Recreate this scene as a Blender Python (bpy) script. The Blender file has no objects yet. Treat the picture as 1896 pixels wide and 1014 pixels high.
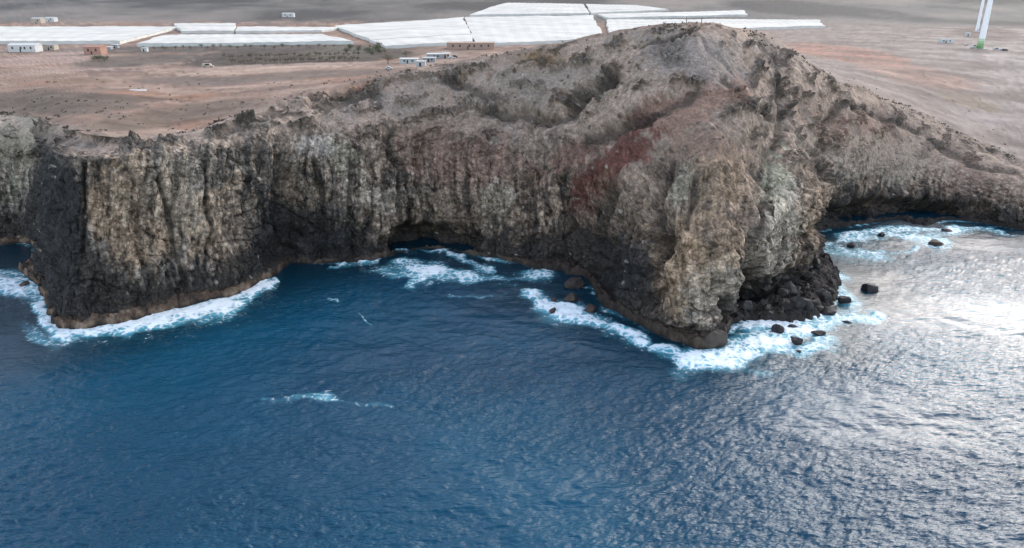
import bpy, bmesh, math, random
import numpy as np
from mathutils import Vector, Matrix

# ------------------------------------------------------------------ camera, sky, sun, exposure
random.seed(7); rng = np.random.default_rng(11)
scene = bpy.context.scene
col = scene.collection
CAM_H = 100.0; PITCH = math.radians(21.5); F = 1380.0; W, HH = 1896.0, 1014.0
cam = bpy.data.cameras.new('camera'); cam.sensor_width = 36.0; cam.lens = 36.0 * F / W
cam.clip_start = 1.0; cam.clip_end = 30000.0
camo = bpy.data.objects.new('camera', cam); col.objects.link(camo)
camo.location = (0, 0, CAM_H); camo.rotation_euler = (math.radians(90) - PITCH, 0, 0)
scene.camera = camo

SUN_AZ, SUN_EL = math.radians(38), math.radians(31)
world = bpy.data.worlds.new('World'); scene.world = world; world.use_nodes = True
wn = world.node_tree.nodes; wl_ = world.node_tree.links
bg = wn['Background']; bg.inputs['Strength'].default_value = 0.15
sky = wn.new('ShaderNodeTexSky'); sky.sky_type = 'NISHITA'; sky.sun_disc = False
sky.sun_elevation = SUN_EL; sky.sun_rotation = SUN_AZ
sky.air_density = 1.0; sky.dust_density = 1.15; sky.ozone_density = 1.0; sky.altitude = 50
hs = wn.new('ShaderNodeHueSaturation'); hs.inputs['Saturation'].default_value = 0.62
wl_.new(sky.outputs[0], hs.inputs['Color']); wl_.new(hs.outputs[0], bg.inputs['Color'])

sl = bpy.data.lights.new('sun', 'SUN'); sl.energy = 0.5; sl.angle = math.radians(50); sl.color = (1.0, 0.89, 0.76)
so = bpy.data.objects.new('sun', sl); col.objects.link(so)
sd = Vector((math.sin(SUN_AZ) * math.cos(SUN_EL), math.cos(SUN_AZ) * math.cos(SUN_EL), math.sin(SUN_EL)))
so.rotation_euler = sd.to_track_quat('Z', 'Y').to_euler(); so.location = (200, 200, 400)
scene.view_settings.view_transform = 'Standard'; scene.view_settings.look = 'None'
scene.view_settings.exposure = 1.68; scene.view_settings.gamma = 1.0
scene.render.engine = 'CYCLES'
scene.cycles.max_bounces = 5; scene.cycles.volume_bounces = 0

# ------------------------------------------------------------------ helpers
cp, sp = math.cos(PITCH), math.sin(PITCH)
def ray(x, y):
    a = (507.0 - y) / F; b = (x - 948.0) / F
    return b, cp + a * sp, -sp + a * cp
def at_z(x, y, z=0.0):
    dx, dy, dz = ray(x, y); t = (z - CAM_H) / dz
    return np.array((dx * t, dy * t, z))
def at_Y(x, y, Y):
    dx, dy, dz = ray(x, y); t = Y / dy
    return np.array((dx * t, Y, CAM_H + dz * t))
def project(P):
    X, Y, Z = P[..., 0], P[..., 1], P[..., 2] - CAM_H
    d = np.maximum(Y * cp - Z * sp, 1e-3); u = Y * sp + Z * cp
    return 948 + F * X / d, 507 - F * u / d
def sstep(a, b, x):
    t = np.clip((x - a) / (b - a), 0, 1); return t * t * (3 - 2 * t)

_G = rng.normal(size=(256, 3)).astype(np.float32); _G /= np.linalg.norm(_G, axis=1)[:, None]
_P = np.concatenate([rng.permutation(256)] * 3).astype(np.int32)
def noise(x, y, z=0.0, off=0.0):
    x = np.asarray(x, np.float32) + np.float32(off * 17.31 + 400); y = np.asarray(y, np.float32) + np.float32(off * 7.7 + 400)
    z = np.asarray(z, np.float32) + np.float32(400 + off * 3.1)
    x, y, z = np.broadcast_arrays(x, y, z)
    xi, yi, zi = np.floor(x).astype(np.int32), np.floor(y).astype(np.int32), np.floor(z).astype(np.int32)
    xf, yf, zf = x - xi, y - yi, z - zi
    u, v, w = (t * t * t * (t * (t * 6 - 15) + 10) for t in (xf, yf, zf))
    xi &= 255; yi &= 255; zi &= 255
    def g(i, j, k):
        h = _P[_P[_P[(xi + i) & 255] + ((yi + j) & 255)] + ((zi + k) & 255)]
        gr = _G[h]
        return gr[..., 0] * (xf - i) + gr[..., 1] * (yf - j) + gr[..., 2] * (zf - k)
    L = lambda a, b, t: a + (b - a) * t
    return L(L(L(g(0,0,0), g(1,0,0), u), L(g(0,1,0), g(1,1,0), u), v),
             L(L(g(0,0,1), g(1,0,1), u), L(g(0,1,1), g(1,1,1), u), v), w) * 1.6
def fbm(x, y, z=0.0, off=0.0, o=4, gain=0.5):
    s = 0; a = 1.0; f = 1.0
    for i in range(o):
        s = s + a * noise(np.asarray(x) * f, np.asarray(y) * f, np.asarray(z) * f, off + i * 5.3); a *= gain; f *= 2.03
    return s
def ridged(x, y, z=0.0, off=0.0, o=3, gain=0.5):
    s = 0; a = 1.0; f = 1.0
    for i in range(o):
        s = s + a * (1 - 2 * np.abs(noise(np.asarray(x) * f, np.asarray(y) * f, np.asarray(z) * f, off + i * 5.3))); a *= gain; f *= 2.1
    return s
def cells(x, y, z, off=0, jit=0.9):
    """Worley cells: nearest distance, second distance, a random value for the cell, a randomly tilted facet over it."""
    x = np.asarray(x, np.float32); y = np.asarray(y, np.float32); z = np.asarray(z, np.float32)
    x, y, z = np.broadcast_arrays(x, y, z)
    xi, yi, zi = (np.floor(t).astype(np.int32) for t in (x, y, z))
    d1 = np.full(x.shape, 9.0, np.float32); d2 = d1.copy(); idv = np.zeros(x.shape, np.int32)
    vx = np.zeros(x.shape, np.float32); vy = vx.copy(); vz = vx.copy()
    for i in (-1, 0, 1):
        for j in (-1, 0, 1):
            for k in (-1, 0, 1):
                h = _P[_P[_P[(xi + i + off) & 255] + ((yi + j) & 255)] + ((zi + k) & 255)]
                q = _G[h] * np.float32(jit * 0.42)
                ax = xi + (i + 0.5) + q[..., 0] - x; ay = yi + (j + 0.5) + q[..., 1] - y; az = zi + (k + 0.5) + q[..., 2] - z
                d = ax * ax + ay * ay + az * az
                m = d < d1
                d2 = np.where(m, d1, np.minimum(d2, d)); d1 = np.where(m, d, d1); idv = np.where(m, h, idv)
                vx = np.where(m, ax, vx); vy = np.where(m, ay, vy); vz = np.where(m, az, vz)
    g = _G[(idv * 7 + 13) & 255]
    return np.sqrt(d1), np.sqrt(d2), idv / 255.0, vx * g[..., 0] + vy * g[..., 1] + vz * g[..., 2]
def lin(r, g, b):
    return np.array([((c / 255 + 0.055) / 1.055) ** 2.4 if c > 10 else c / 255 / 12.92 for c in (r, g, b)])

def grid_mesh(name, P, attrs=None, colour=None):
    n, m = P.shape[:2]
    me = bpy.data.meshes.new(name)
    me.vertices.add(n * m); me.vertices.foreach_set('co', P.reshape(-1).astype(np.float32))
    i = np.arange(n * m).reshape(n, m)
    q = np.stack([i[:-1, :-1], i[:-1, 1:], i[1:, 1:], i[1:, :-1]], -1).reshape(-1, 4)
    me.loops.add(q.size); me.loops.foreach_set('vertex_index', q.reshape(-1).astype(np.int32))
    me.polygons.add(len(q)); me.polygons.foreach_set('loop_start', np.arange(0, q.size, 4, dtype=np.int32))
    me.polygons.foreach_set('use_smooth', np.ones(len(q), bool))
    me.update(calc_edges=True)
    if colour is not None:
        a = me.attributes.new('tint', 'FLOAT_COLOR', 'POINT')
        c = np.ones((n * m, 4), np.float32); c[:, :3] = colour.reshape(-1, 3); a.data.foreach_set('color', c.reshape(-1))
    for k, v in (attrs or {}).items():
        a = me.attributes.new(k, 'FLOAT', 'POINT'); a.data.foreach_set('value', v.reshape(-1).astype(np.float32))
    return me
def link(name, me, mat=None, parent=None):
    o = bpy.data.objects.new(name, me); col.objects.link(o)
    if mat is not None and len(me.materials) == 0: me.materials.append(mat)
    if parent is not None: o.parent = parent
    return o
def tag(o, label, cat, group=None):
    o['label'] = label; o['category'] = cat
    if group: o['group'] = group
    return o
def empty(name, loc, rz=0.0):
    o = bpy.data.objects.new(name, None); col.objects.link(o); o.location = loc; o.rotation_euler = (0, 0, rz); return o

def base_mat(name, rough=0.9, spec=0.2):
    m = bpy.data.materials.new(name); m.use_nodes = True
    b = m.node_tree.nodes['Principled BSDF']; b.inputs['Roughness'].default_value = rough
    b.inputs['Specular IOR Level'].default_value = spec
    return m, m.node_tree.nodes, m.node_tree.links, b
def ground_mat(name, scales, bump_d, bump_s, var=0.35, rough=0.92):
    m, N, L, b = base_mat(name, rough, 0.15)
    at = N.new('ShaderNodeAttribute'); at.attribute_name = 'tint'
    tc = N.new('ShaderNodeTexCoord')
    n1 = N.new('ShaderNodeTexNoise'); n1.inputs['Scale'].default_value = scales[0]; n1.inputs['Detail'].default_value = 6; n1.inputs['Roughness'].default_value = 0.65
    n2 = N.new('ShaderNodeTexNoise'); n2.inputs['Scale'].default_value = scales[1]; n2.inputs['Detail'].default_value = 5; n2.inputs['Roughness'].default_value = 0.7
    L.new(tc.outputs['Object'], n1.inputs['Vector']); L.new(tc.outputs['Object'], n2.inputs['Vector'])
    mr = N.new('ShaderNodeMapRange'); mr.inputs['From Min'].default_value = 0.25; mr.inputs['From Max'].default_value = 0.75
    mr.inputs['To Min'].default_value = 1 - var; mr.inputs['To Max'].default_value = 1 + var
    L.new(n1.outputs['Fac'], mr.inputs['Value'])
    mx = N.new('ShaderNodeVectorMath'); mx.operation = 'SCALE'
    L.new(at.outputs['Color'], mx.inputs[0]); L.new(mr.outputs[0], mx.inputs['Scale']); L.new(mx.outputs[0], b.inputs['Base Color'])
    bu = N.new('ShaderNodeBump'); bu.inputs['Distance'].default_value = bump_d; bu.inputs['Strength'].default_value = bump_s
    L.new(n2.outputs['Fac'], bu.inputs['Height']); L.new(bu.outputs[0], b.inputs['Normal'])
    return m
def plain_mat(name, c, rough=0.8, var=0.12, scale=0.5, spec=0.2):
    m, N, L, b = base_mat(name, rough, spec)
    tc = N.new('ShaderNodeTexCoord'); n = N.new('ShaderNodeTexNoise'); n.inputs['Scale'].default_value = scale; n.inputs['Detail'].default_value = 5
    L.new(tc.outputs['Object'], n.inputs['Vector'])
    r = N.new('ShaderNodeValToRGB'); r.color_ramp.elements[0].position = 0.3; r.color_ramp.elements[1].position = 0.7
    r.color_ramp.elements[0].color = (*[v * (1 - var) for v in c], 1); r.color_ramp.elements[1].color = (*[min(1, v * (1 + var)) for v in c], 1)
    L.new(n.outputs['Fac'], r.inputs['Fac']); L.new(r.outputs[0], b.inputs['Base Color'])
    return m

# ------------------------------------------------------------------ land: control columns of the coast
# each: waterline (x, y) | cliff foot (x, y, z) | knee (x, y, metres back) | crest (x, y, metres back)
COLS = [
 ((-700,440),(-700,425,3),(-710,290,10),(-720,214,25)),
 ((-350,446),(-350,432,3),(-355,290,10),(-360,212,22)),
 ((-150,452),(-150,440,3),(-155,290,10),(-160,210,20)),
 ((0,453),(0,440,3),(0,290,10),(0,208,18)),
 ((58,452),(60,440,3),(55,290,8),(62,209,18)),
 ((66,476),(80,470,2.5),(92,290,4),(100,217,15)),
 ((38,496),(86,508,2.5),(95,288,4),(108,228,18)),
 ((85,560),(98,552,2.5),(100,285,5),(130,242,20)),
 ((106,612),(120,590,2.5),(118,282,7),(168,248,24)),
 ((200,610),(215,578,3),(205,292,8),(240,254,22)),
 ((330,574),(335,546,3.5),(330,282,10),(340,248,22)),
 ((440,546),(430,533,2.5),(420,272,12),(430,216,24)),
 ((505,513),(500,503,2.5),(490,265,12),(505,190,28)),
 ((545,487),(545,480,1.5),(552,270,8),(590,168,30)),
 ((640,489),(640,478,1.5),(640,268,10),(645,156,32)),
 ((715,477),(715,466,1.5),(715,272,12),(712,140,35)),
 ((790,462),(790,454,1.5),(780,285,14),(800,121,40)),
 ((868,478),(868,462,1.5),(860,300,14),(880,106,45)),
 ((960,498),(960,478,1.5),(960,320,14),(980,88,48)),
 ((1035,515),(1070,485,2),(1055,330,16),(1090,67,50)),
 ((1072,562),(1108,522,2.5),(1105,370,12),(1150,56,58)),
 ((1165,597),(1160,572,2.5),(1170,405,12),(1200,48,70)),
 ((1228,628),(1240,602,3),(1232,425,10),(1250,42,80)),
 ((1300,652),(1305,616,3),(1300,440,8),(1292,40,88)),
 ((1350,612),(1345,592,3),(1350,440,3),(1330,43,88)),
 ((1378,592),(1375,560,3),(1388,425,2),(1372,49,85)),
 ((1450,594),(1430,540,3.5),(1442,395,5),(1420,66,85)),
 ((1545,566),(1490,507,3.5),(1505,365,8),(1480,101,75)),
 ((1548,510),(1512,465,3),(1528,355,10),(1530,136,65)),
 ((1500,440),(1525,425,2),(1548,340,10),(1580,156,50)),
 ((1620,416),(1620,402,1.5),(1620,335,8),(1662,187,45)),
 ((1720,416),(1720,398,1.5),(1720,335,8),(1762,232,40)),
 ((1820,424),(1820,405,1.5),(1820,350,8),(1852,278,30)),
 ((1905,433),(1905,420,1.5),(1905,370,6),(1932,312,22)),
 ((2060,430),(2060,415,1.5),(2065,372,6),(2090,330,20)),
 ((2300,420),(2300,405,1.5),(2305,372,6),(2320,330,20)),
 ((2700,410),(2700,395,1.5),(2705,362,6),(2720,320,20)),
]
K = np.zeros((len(COLS), 4, 3)); KI = np.zeros((len(COLS), 4, 2))
for i, (w_, f_, k_, c_) in enumerate(COLS):
    K[i, 0] = at_z(*w_); K[i, 1] = at_z(f_[0], f_[1], f_[2])
    K[i, 2] = at_Y(k_[0], k_[1], K[i, 1, 1] + k_[2]); K[i, 3] = at_Y(c_[0], c_[1], K[i, 2, 1] + c_[2])
    KI[i] = [w_[:2], f_[:2], k_[:2], c_[:2]]
du = np.linalg.norm(np.diff(KI, axis=0), axis=2).mean(1)
U = np.concatenate([[0], np.cumsum(du)])
def hermite(u, U, V):
    """non-uniform cubic through V (n, ...) with limited tangents"""
    n = len(U); sh = (n - 1,) + (1,) * (V.ndim - 1)
    d = np.diff(V, axis=0) / np.diff(U).reshape(sh)
    m = np.zeros_like(V); m[0] = d[0]; m[-1] = d[-1]
    m[1:-1] = np.where(d[:-1] * d[1:] > 0, 2 * d[:-1] * d[1:] / (d[:-1] + d[1:] + 1e-12), 0) * 0.6 + 0.4 * 0.5 * (d[:-1] + d[1:])
    k = np.clip(np.searchsorted(U, u, side='right') - 1, 0, n - 2)
    h = (U[k + 1] - U[k]); t = (u - U[k]) / h
    e = lambda a: a.reshape((-1,) + (1,) * (V.ndim - 1))
    t2, t3 = t * t, t * t * t
    return (e(2*t3 - 3*t2 + 1) * V[k] + e((t3 - 2*t2 + t) * h) * m[k] + e(-2*t3 + 3*t2) * V[k + 1] + e((t3 - t2) * h) * m[k + 1])
# dense inside the frame, sparse outside
u_in0, u_in1 = U[2], U[-3]
us = np.concatenate([np.linspace(0, u_in0, 60, endpoint=False), np.linspace(u_in0, u_in1, 1340), np.linspace(u_in1, U[-1], 60)[1:]])
C = hermite(us, U, K)                                   # (n, 4, 3)
n = len(us)
def smooth1(v, k):
    vp = np.concatenate([np.repeat(v[:1], k, 0), v, np.repeat(v[-1:], k, 0)]); c = np.cumsum(np.concatenate([np.zeros_like(v[:1]), vp]), 0); return (c[2 * k + 1:] - c[:-2 * k - 1]) / (2 * k + 1)
crs = smooth1(smooth1(C[:, 3], 30), 30); wcr = np.exp(-((np.interp(us, U, KI[:, 3, 0]) - 80) / 90.0) ** 2)[:, None]
C[:, 3] += (crs - C[:, 3]) * np.maximum(wcr, 0.35)
C[:, 2] += (smooth1(smooth1(C[:, 2], 14), 14) - C[:, 2]) * 0.8

def land_base(X, Y):
    b = X / np.maximum(Y, 1.0)
    z = 53.0 - 23.0 * sstep(0.25, 0.8, b) * (1 - 0.75 * sstep(330, 720, Y))
    r = np.maximum(Y - 980, 0)
    z = z + 0.030 * np.minimum(r, 500) + 0.11 * np.maximum(Y - 1480, 0)
    z = z + 60 * sstep(1500, 4000, Y) * noise(X / 900, Y / 1300, 3.3) + 9 * sstep(900, 1800, Y) * noise(X / 260, Y / 330, 9.1)
    z = z + 1300 * sstep(1900, 4300, Y) * np.exp(-((b + 0.04) / 0.36) ** 2)
    return z
def on_land(x, y, dz=0.0):
    """point where the sight line through photo pixel (x, y) meets the plateau raised by dz"""
    Ys = np.geomspace(300, 6000, 900)
    dx, dy, dz_ = ray(x, y)
    X = dx / dy * Ys; Z = CAM_H + dz_ / dy * Ys - dz
    h = Z - land_base(X, Ys)
    k = np.argmax(h < 0) if (h < 0).any() else len(Ys) - 1
    k = max(k, 1); t = h[k - 1] / (h[k - 1] - h[k] + 1e-9); Y = Ys[k - 1] + t * (Ys[k] - Ys[k - 1])
    return np.array((dx / dy * Y, Y, CAM_H + dz_ / dy * Y))

NB, NS, NF, NC, NI = 5, 24, 135, 220, 105

rows = []
Wl, Ft, Kn, Cr = C[:, 0], C[:, 1], C[:, 2], C[:, 3]
out = Wl - Kn; out[:, 2] = 0; out /= np.maximum(np.linalg.norm(out, axis=1), 1e-3)[:, None]
jag = 1.6 * fbm(C[:, 0, 0] / 9, C[:, 0, 1] / 9, 0, 80, 4, 0.6)
Wl += out * jag[:, None]
wsh = np.clip(0.60 + 1.0 * fbm(C[:, 0, 0] / 26, C[:, 0, 1] / 26, 0, 81, 3), 0.12, 1.15); wpx = project(Ft)[0]
wsh = np.where((wpx > 1335) & (wpx < 1560), np.clip(wsh + 0.5, 0.95, 1.2), wsh)
wsh = np.where(wpx < 520, np.clip(wsh + 0.35, 0.6, 1.1), wsh)
Wl[:, :2] = Ft[:, :2] + (Wl - Ft)[:, :2] * smooth1(wsh, 4)[:, None]
for k in range(NB):
    f = 1 - k / NB; p = Wl + out * (2.5 * f); p[:, 2] = -4 * f; rows.append(p)
for k in range(NS):
    f = k / NS; p = Wl + (Ft - Wl) * f; p[:, 2] = Ft[:, 2] * (0.85 * sstep(0, 0.22, np.array(f)) + 0.15 * f); rows.append(p)
for k in range(NF):
    f = k / NF; g = f ** 1.5; p = Ft + (Kn - Ft) * g; p[:, 2] = Ft[:, 2] + (Kn[:, 2] - Ft[:, 2]) * f; rows.append(p)
for k in range(NC):
    f = k / (NC - 1); p = Kn + (Cr - Kn) * f; p[:, 2] = Kn[:, 2] + (Cr[:, 2] - Kn[:, 2]) * (1 - (1 - f) ** 1.45); pb = smooth1(smooth1(p, 55), 55); rows.append(p + (pb - p) * 0.85 * math.sin(math.pi * min(1, f * 1.08)) ** 0.8)
cliff_rows = len(rows)
fan = Cr[:, 0] / Cr[:, 1]; fan = np.maximum.accumulate(fan + np.arange(n) * 2e-6)
fan_s = np.maximum.accumulate(smooth1(smooth1(fan, 25), 25) + np.arange(n) * 2e-6)
Yc_s = smooth1(smooth1(Cr[:, 1], 60), 60)
plateau_end = None
for k in range(1, NI + 1):
    f = k / NI; e = float(sstep(0.0, 0.6, np.array(f)))
    Yc = Cr[:, 1] + (Yc_s - Cr[:, 1]) * e; fk = fan + (fan_s - fan) * e
    Y = 1.0 / ((1 - f) / Yc + f / 6500.0)
    p = np.stack([fk * Y, Y, Y], -1)
    zo = Cr[:, 2] - land_base(Cr[:, 0], Cr[:, 1]); zo = zo + (smooth1(smooth1(zo, 30), 30) - zo) * e
    p[:, 2] = land_base(p[:, 0], Y) + zo * np.exp(-(np.maximum(Y - Cr[:, 1], 0) / 75.0) ** 1.4)
    if plateau_end is None and Y.min() > 1000: plateau_end = len(rows)
    rows.append(p)
P = np.stack(rows, 0)                                   # (rows, n, 3)
R = P.shape[0]
PX, PY = project(P)                                      # reference position of every vertex, for laying out rock types
rowi = np.arange(R)[:, None] * np.ones((1, n))
# arc length along coast in metres (at mid height)
Smid = np.concatenate([[0], np.cumsum(np.linalg.norm(np.diff(C[:, 1:3].mean(1)[:, :2], axis=0), axis=1))])
S = np.broadcast_to(Smid[None, :], (R, n))
# normals of the smooth base
def normals(P):
    a = np.gradient(P, axis=0); b = np.gradient(P, axis=1)
    nn = np.cross(b, a); return nn / np.maximum(np.linalg.norm(nn, axis=2), 1e-6)[..., None]
Nn = normals(P)
def blur(A, k, ax):
    for _ in range(2):
        c = np.cumsum(np.concatenate([np.repeat(A.take([0], ax), k + 1, ax), A, np.repeat(A.take([-1], ax), k, ax)], ax), ax)
        A = (np.take(c, range(2 * k + 1, c.shape[ax]), ax) - np.take(c, range(0, c.shape[ax] - 2 * k - 1), ax)) / (2 * k + 1)
    return A
Nn = blur(blur(Nn, 12, 1), 6, 0); Nn /= np.maximum(np.linalg.norm(Nn, axis=2), 1e-6)[..., None]
if (Nn[NB + NS + 60, :, 1].mean()) > 0: Nn = -Nn

def line(pts, x):
    a = np.array(pts, float); return np.interp(x, a[:, 0], a[:, 1])
def blob(cx, cy, rx, ry, rot=0.0, soft=1.0):
    c, s = math.cos(math.radians(rot)), math.sin(math.radians(rot))
    dx, dy = PX - cx, PY - cy
    d = np.sqrt(((dx * c + dy * s) / rx) ** 2 + ((-dx * s + dy * c) / ry) ** 2)
    return 1 - sstep(1 - 0.5 * soft, 1 + 0.5 * soft, d)

x, y, z = P[..., 0], P[..., 1], P[..., 2]
fshelf = sstep(NB + NS * 0.75, NB + NS + 6, rowi)                    # 0 on shelf, 1 on cliff
finl = sstep(cliff_rows - 52, cliff_rows + 2, rowi)                   # 1 inland
knee = sstep(NB + NS + NF - 45, NB + NS + NF + 95, rowi)             # 1 on the upper slope
face = fshelf * (1 - finl)
head = sstep(1040, 1130, PX) * (1 - sstep(1520, 1600, PX))           # the big headland
CR = cliff_rows
def cl(fn, *a, **k):                                                    # evaluate on the cliff rows only
    r = fn(*[q[:CR] if isinstance(q, np.ndarray) and q.shape[:1] == (R,) else q for q in a], **k)
    pad = lambda v: np.concatenate([v, np.zeros((R - CR, n), v.dtype)], 0)
    return tuple(pad(v) for v in r) if isinstance(r, tuple) else pad(r)
wx = cl(noise, x / 14, y / 14, z / 14, 1); wy = cl(noise, x / 14, y / 14, z / 14, 2); wz = cl(noise, x / 5, y / 5, z / 5, 8)
def inl(fn, *a, **k):                                                   # evaluate on the inland rows only
    c0 = CR - 40
    r = fn(*[q[c0:] if isinstance(q, np.ndarray) and q.shape[:1] == (R,) else q for q in a], **k)
    return np.concatenate([np.zeros((c0, n)), r], 0)
big = cl(fbm, (S + 6 * wx) / 22, y / 40, z / 55, 3, 3, 0.45)
ledge = 1 - 2 * np.abs(cl(noise, x / 38 + 0.35 * wx, y / 38, z / 10 - x / 60, 15)); ledge = sstep(0.70, 0.9, ledge + 0.12 * wz) * sstep(-0.05, 0.25, cl(noise, x / 24, y / 24, z / 24, 16))
d1, d2, cid, fct = cells((S + 2.0 * wx)[:CR] / 3.2, 0.5 + 0 * z[:CR], (z + 3 * wy)[:CR] / 17, 3)          # tall leaning columns
d1, d2, cid, fct = (np.concatenate([v, np.zeros((R - CR, n))], 0) for v in (d1, d2, cid, fct))
pill = 1.3 * (cid - 0.5) + 1.6 * fct - 0.5 * np.clip(0.10 - (d2 - d1), 0, 1) / 0.10 * (cid > 0.4)
d1, d2, cid, fct = cl(cells, (x + 2.0 * wx) / 7.5, (y + 2.0 * wy) / 7.5, (z + 2 * wz) / 8.5, 5)
blk0 = 1.2 * (cid - 0.5) + 2.2 * fct; grv0 = np.clip((d2 - d1) / 0.30, 0, 1)
d1, d2, cid, fct = cl(cells, (x + 0.8 * wz) / 2.9, (y + 0.8 * wx) / 2.9, z / 5.2, 7)
grv = np.clip((d2 - d1) / 0.30, 0, 1)
blk = 0.6 * (cid - 0.5) + 1.3 * fct - 0.4 * np.clip(0.12 - (d2 - d1), 0, 1) / 0.12 * (cid > 0.6)
d1b, d2b, cidb, fctb = cl(cells, x / 1.25, y / 1.25, z / 2.2, 9)
grv2 = np.clip((d2b - d1b) / 0.35, 0, 1)
blk2 = 0.3 * (cidb - 0.5) + 0.7 * fctb
f1 = cl(fbm, x / 7, y / 7, z / 7, 6, 4, 0.55)
# uneven bedding that dips towards the left on the flank of the headland
bed = z + 0.22 * x * (1 - sstep(1260, 1400, PX)) + 3.5 * wx + 1.2 * wz
beds = np.clip(0.5 + 0.9 * cl(fbm, bed / 3.4, S / 60, 0.3, 90, 3, 0.6), 0, 1)
beds2 = np.clip(0.5 + 0.9 * cl(fbm, bed / 1.1, S / 25, 0.7, 91, 2, 0.6), 0, 1)
leftw = (1 - sstep(1040, 1120, PX))
right = sstep(1540, 1620, PX)
rough_ = (1 - 0.93 * knee) * (1 - 0.45 * right)
cleft = np.clip(1 - np.abs(cl(noise, (S + 3 * wx) / 15, z / 90, 0.4, 18)) * 8, 0, 1) * sstep(-0.2, 0.3, cl(noise, S / 40, z / 50, 0.9, 19))
crack = np.clip(1 - np.abs(cl(noise, (x + z) / 16 + 0.5 * wx, y / 16, z / 9, 24)) * 12, 0, 1) * sstep(-0.1, 0.3, cl(noise, x / 18, y / 18, z / 18, 25))
stepn = np.floor(3.5 * cl(fbm, x / 9, y / 9, z / 5, 17, 3) + 0.5 * wz) / 3.5
crag = cl(ridged, (x + 0.4 * z) / 13, y / 13, z / 8, 26, 3, 0.5)
lw = np.clip(leftw + right, 0, 1)
D = face * (3.4 * big * (1 - 0.55 * knee) - (2.6 * cleft + 1.4 * crack) * (1 - 0.85 * knee) * (1 - 0.5 * right)
            + lw * rough_ * (0.7 * stepn + 0.55 * pill * leftw + 0.75 * blk0 + 0.42 * blk + 0.38 * blk2 + 0.35 * grv + 0.3 * f1)
            + head * (1 - 0.9 * knee) * (1.0 * (beds - 0.5) + 0.35 * (beds2 - 0.5) + 0.6 * grv0 + 0.4 * grv + 0.2 * grv2 + 0.6 * blk0 + 0.38 * blk + 0.35 * blk2 + 0.5 * stepn + 0.3 * f1)
            + head * (1 - 0.55 * knee) * 0.65 * crag)
# upper slope: smooth debris with outcrops and gullies
outc = sstep(0.20, 0.42, cl(fbm, x / 26 + z / 12, y / 16, z / 7 - x / 22, 12, 5, 0.6) - 0.09 + 0.35 * (1 - knee))
D += face * knee * (1 - 0.6 * right) * (outc * (0.5 + 0.9 * grv0 + 0.8 * grv + 0.35 * grv2 + 0.6 * blk + 0.4 * blk2) + 0.10 * f1 + ledge * (0.6 + 0.7 * grv + 0.3 * grv2 + 0.3 * blk))
gul = cl(ridged, x / 26 + 0.3 * wx, y / 60, 0.2, 14, 2)
D -= face * knee * 1.3 * np.clip(gul - 0.8, 0, 1) * 2.2
# shelf
n_sh = cl(fbm, x / 5, y / 5, 0, 20, 5, 0.6)
shelf_w = (1 - fshelf) * sstep(NB - 2, NB + 3, rowi)
D_sh = 1.0 * n_sh + 0.6 * cl(noise, x / 3, y / 3, 0, 21) + 0.8 * blk
n_cv = cl(fbm, x / 7, y / 7, z / 7, 97, 3, 0.6); n_cv2 = cl(fbm, x / 7, y / 7, z / 7, 98, 3, 0.6); PX0, PY0 = PX, PY
# caves and recesses (pushed into the rock), buttresses (pushed out)
cave = lambda *a: blob(*a)
PX = PX + 22 * n_cv; PY = PY + 14 * n_cv2
D -= 11.0 * cave(798, 448, 78, 34, 0, .9)
D -= 3.0 * cave(770, 440, 40, 30, -10, 1.0)
D -= 7.0 * cave(1650, 388, 120, 22, 0, .6) + 5.0 * cave(1560, 405, 60, 26, -20, .7) + 5.0 * cave(1770, 392, 70, 20, 5, .7)
D -= 7.0 * cave(1372, 545, 32, 60, 12, .9)
D -= 3.5 * cave(1440, 535, 80, 26, -8, .9)
D -= 4.0 * cave(1115, 500, 26, 80, 0, 1)
D -= 3.5 * cave(1225, 470, 16, 90, 12, 1)
D += 1.5 * cave(1290, 500, 60, 95, 8, 1.2)
D += 2.2 * cave(1440, 420, 55, 95, 18, 1.2)
D -= 3.0 * cave(1530, 260, 22, 110, 15, 1.2)
D -= 1.5 * cave(1440, 220, 26, 90, 5, 1.2)
D += 2.5 * cave(1350, 240, 55, 80, 30, 1.2)
D -= 3.5 * cave(1090, 170, 60, 13, -32, 1)                  # dark gash below the summit ridge
D -= 3.0 * cave(1170, 225, 90, 16, -28, 1)
D -= 3.0 * cave(1215, 330, 20, 60, 15, 1)
D += 3.0 * cave(1130, 320, 36, 80, 20, 1.2)
D -= 3.5 * cave(620, 178, 90, 16, -14, 1)                   # steep lip under the plateau edge
D -= 3.0 * cave(960, 205, 60, 20, 10, 1)
D -= 2.5 * cave(525, 420, 22, 80, 0, 1)
D -= 2.2 * cave(320, 500, 12, 60, -10, 1)
D -= 2.0 * cave(665, 420, 10, 60, 4, 1) + 2.0 * cave(590, 430, 10, 60, -2, 1)
D += 2.0 * cave(730, 400, 16, 60, 0, 1)
D -= 2.0 * cave(1250, 70, 70, 5, -24, 1)
PX, PY = PX0 + 9 * cl(noise, x / 9, y / 9, z / 9, 99), PY0 + 7 * cl(noise, x / 9, y / 9, z / 9, 100)
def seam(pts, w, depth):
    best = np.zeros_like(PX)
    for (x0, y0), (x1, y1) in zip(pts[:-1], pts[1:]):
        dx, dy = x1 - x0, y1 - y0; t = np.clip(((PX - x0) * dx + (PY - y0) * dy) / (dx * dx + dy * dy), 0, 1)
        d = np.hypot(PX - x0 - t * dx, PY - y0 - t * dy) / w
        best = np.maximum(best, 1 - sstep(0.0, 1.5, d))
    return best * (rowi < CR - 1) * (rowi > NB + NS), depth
rock_and_shade = np.zeros_like(PX)
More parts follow.
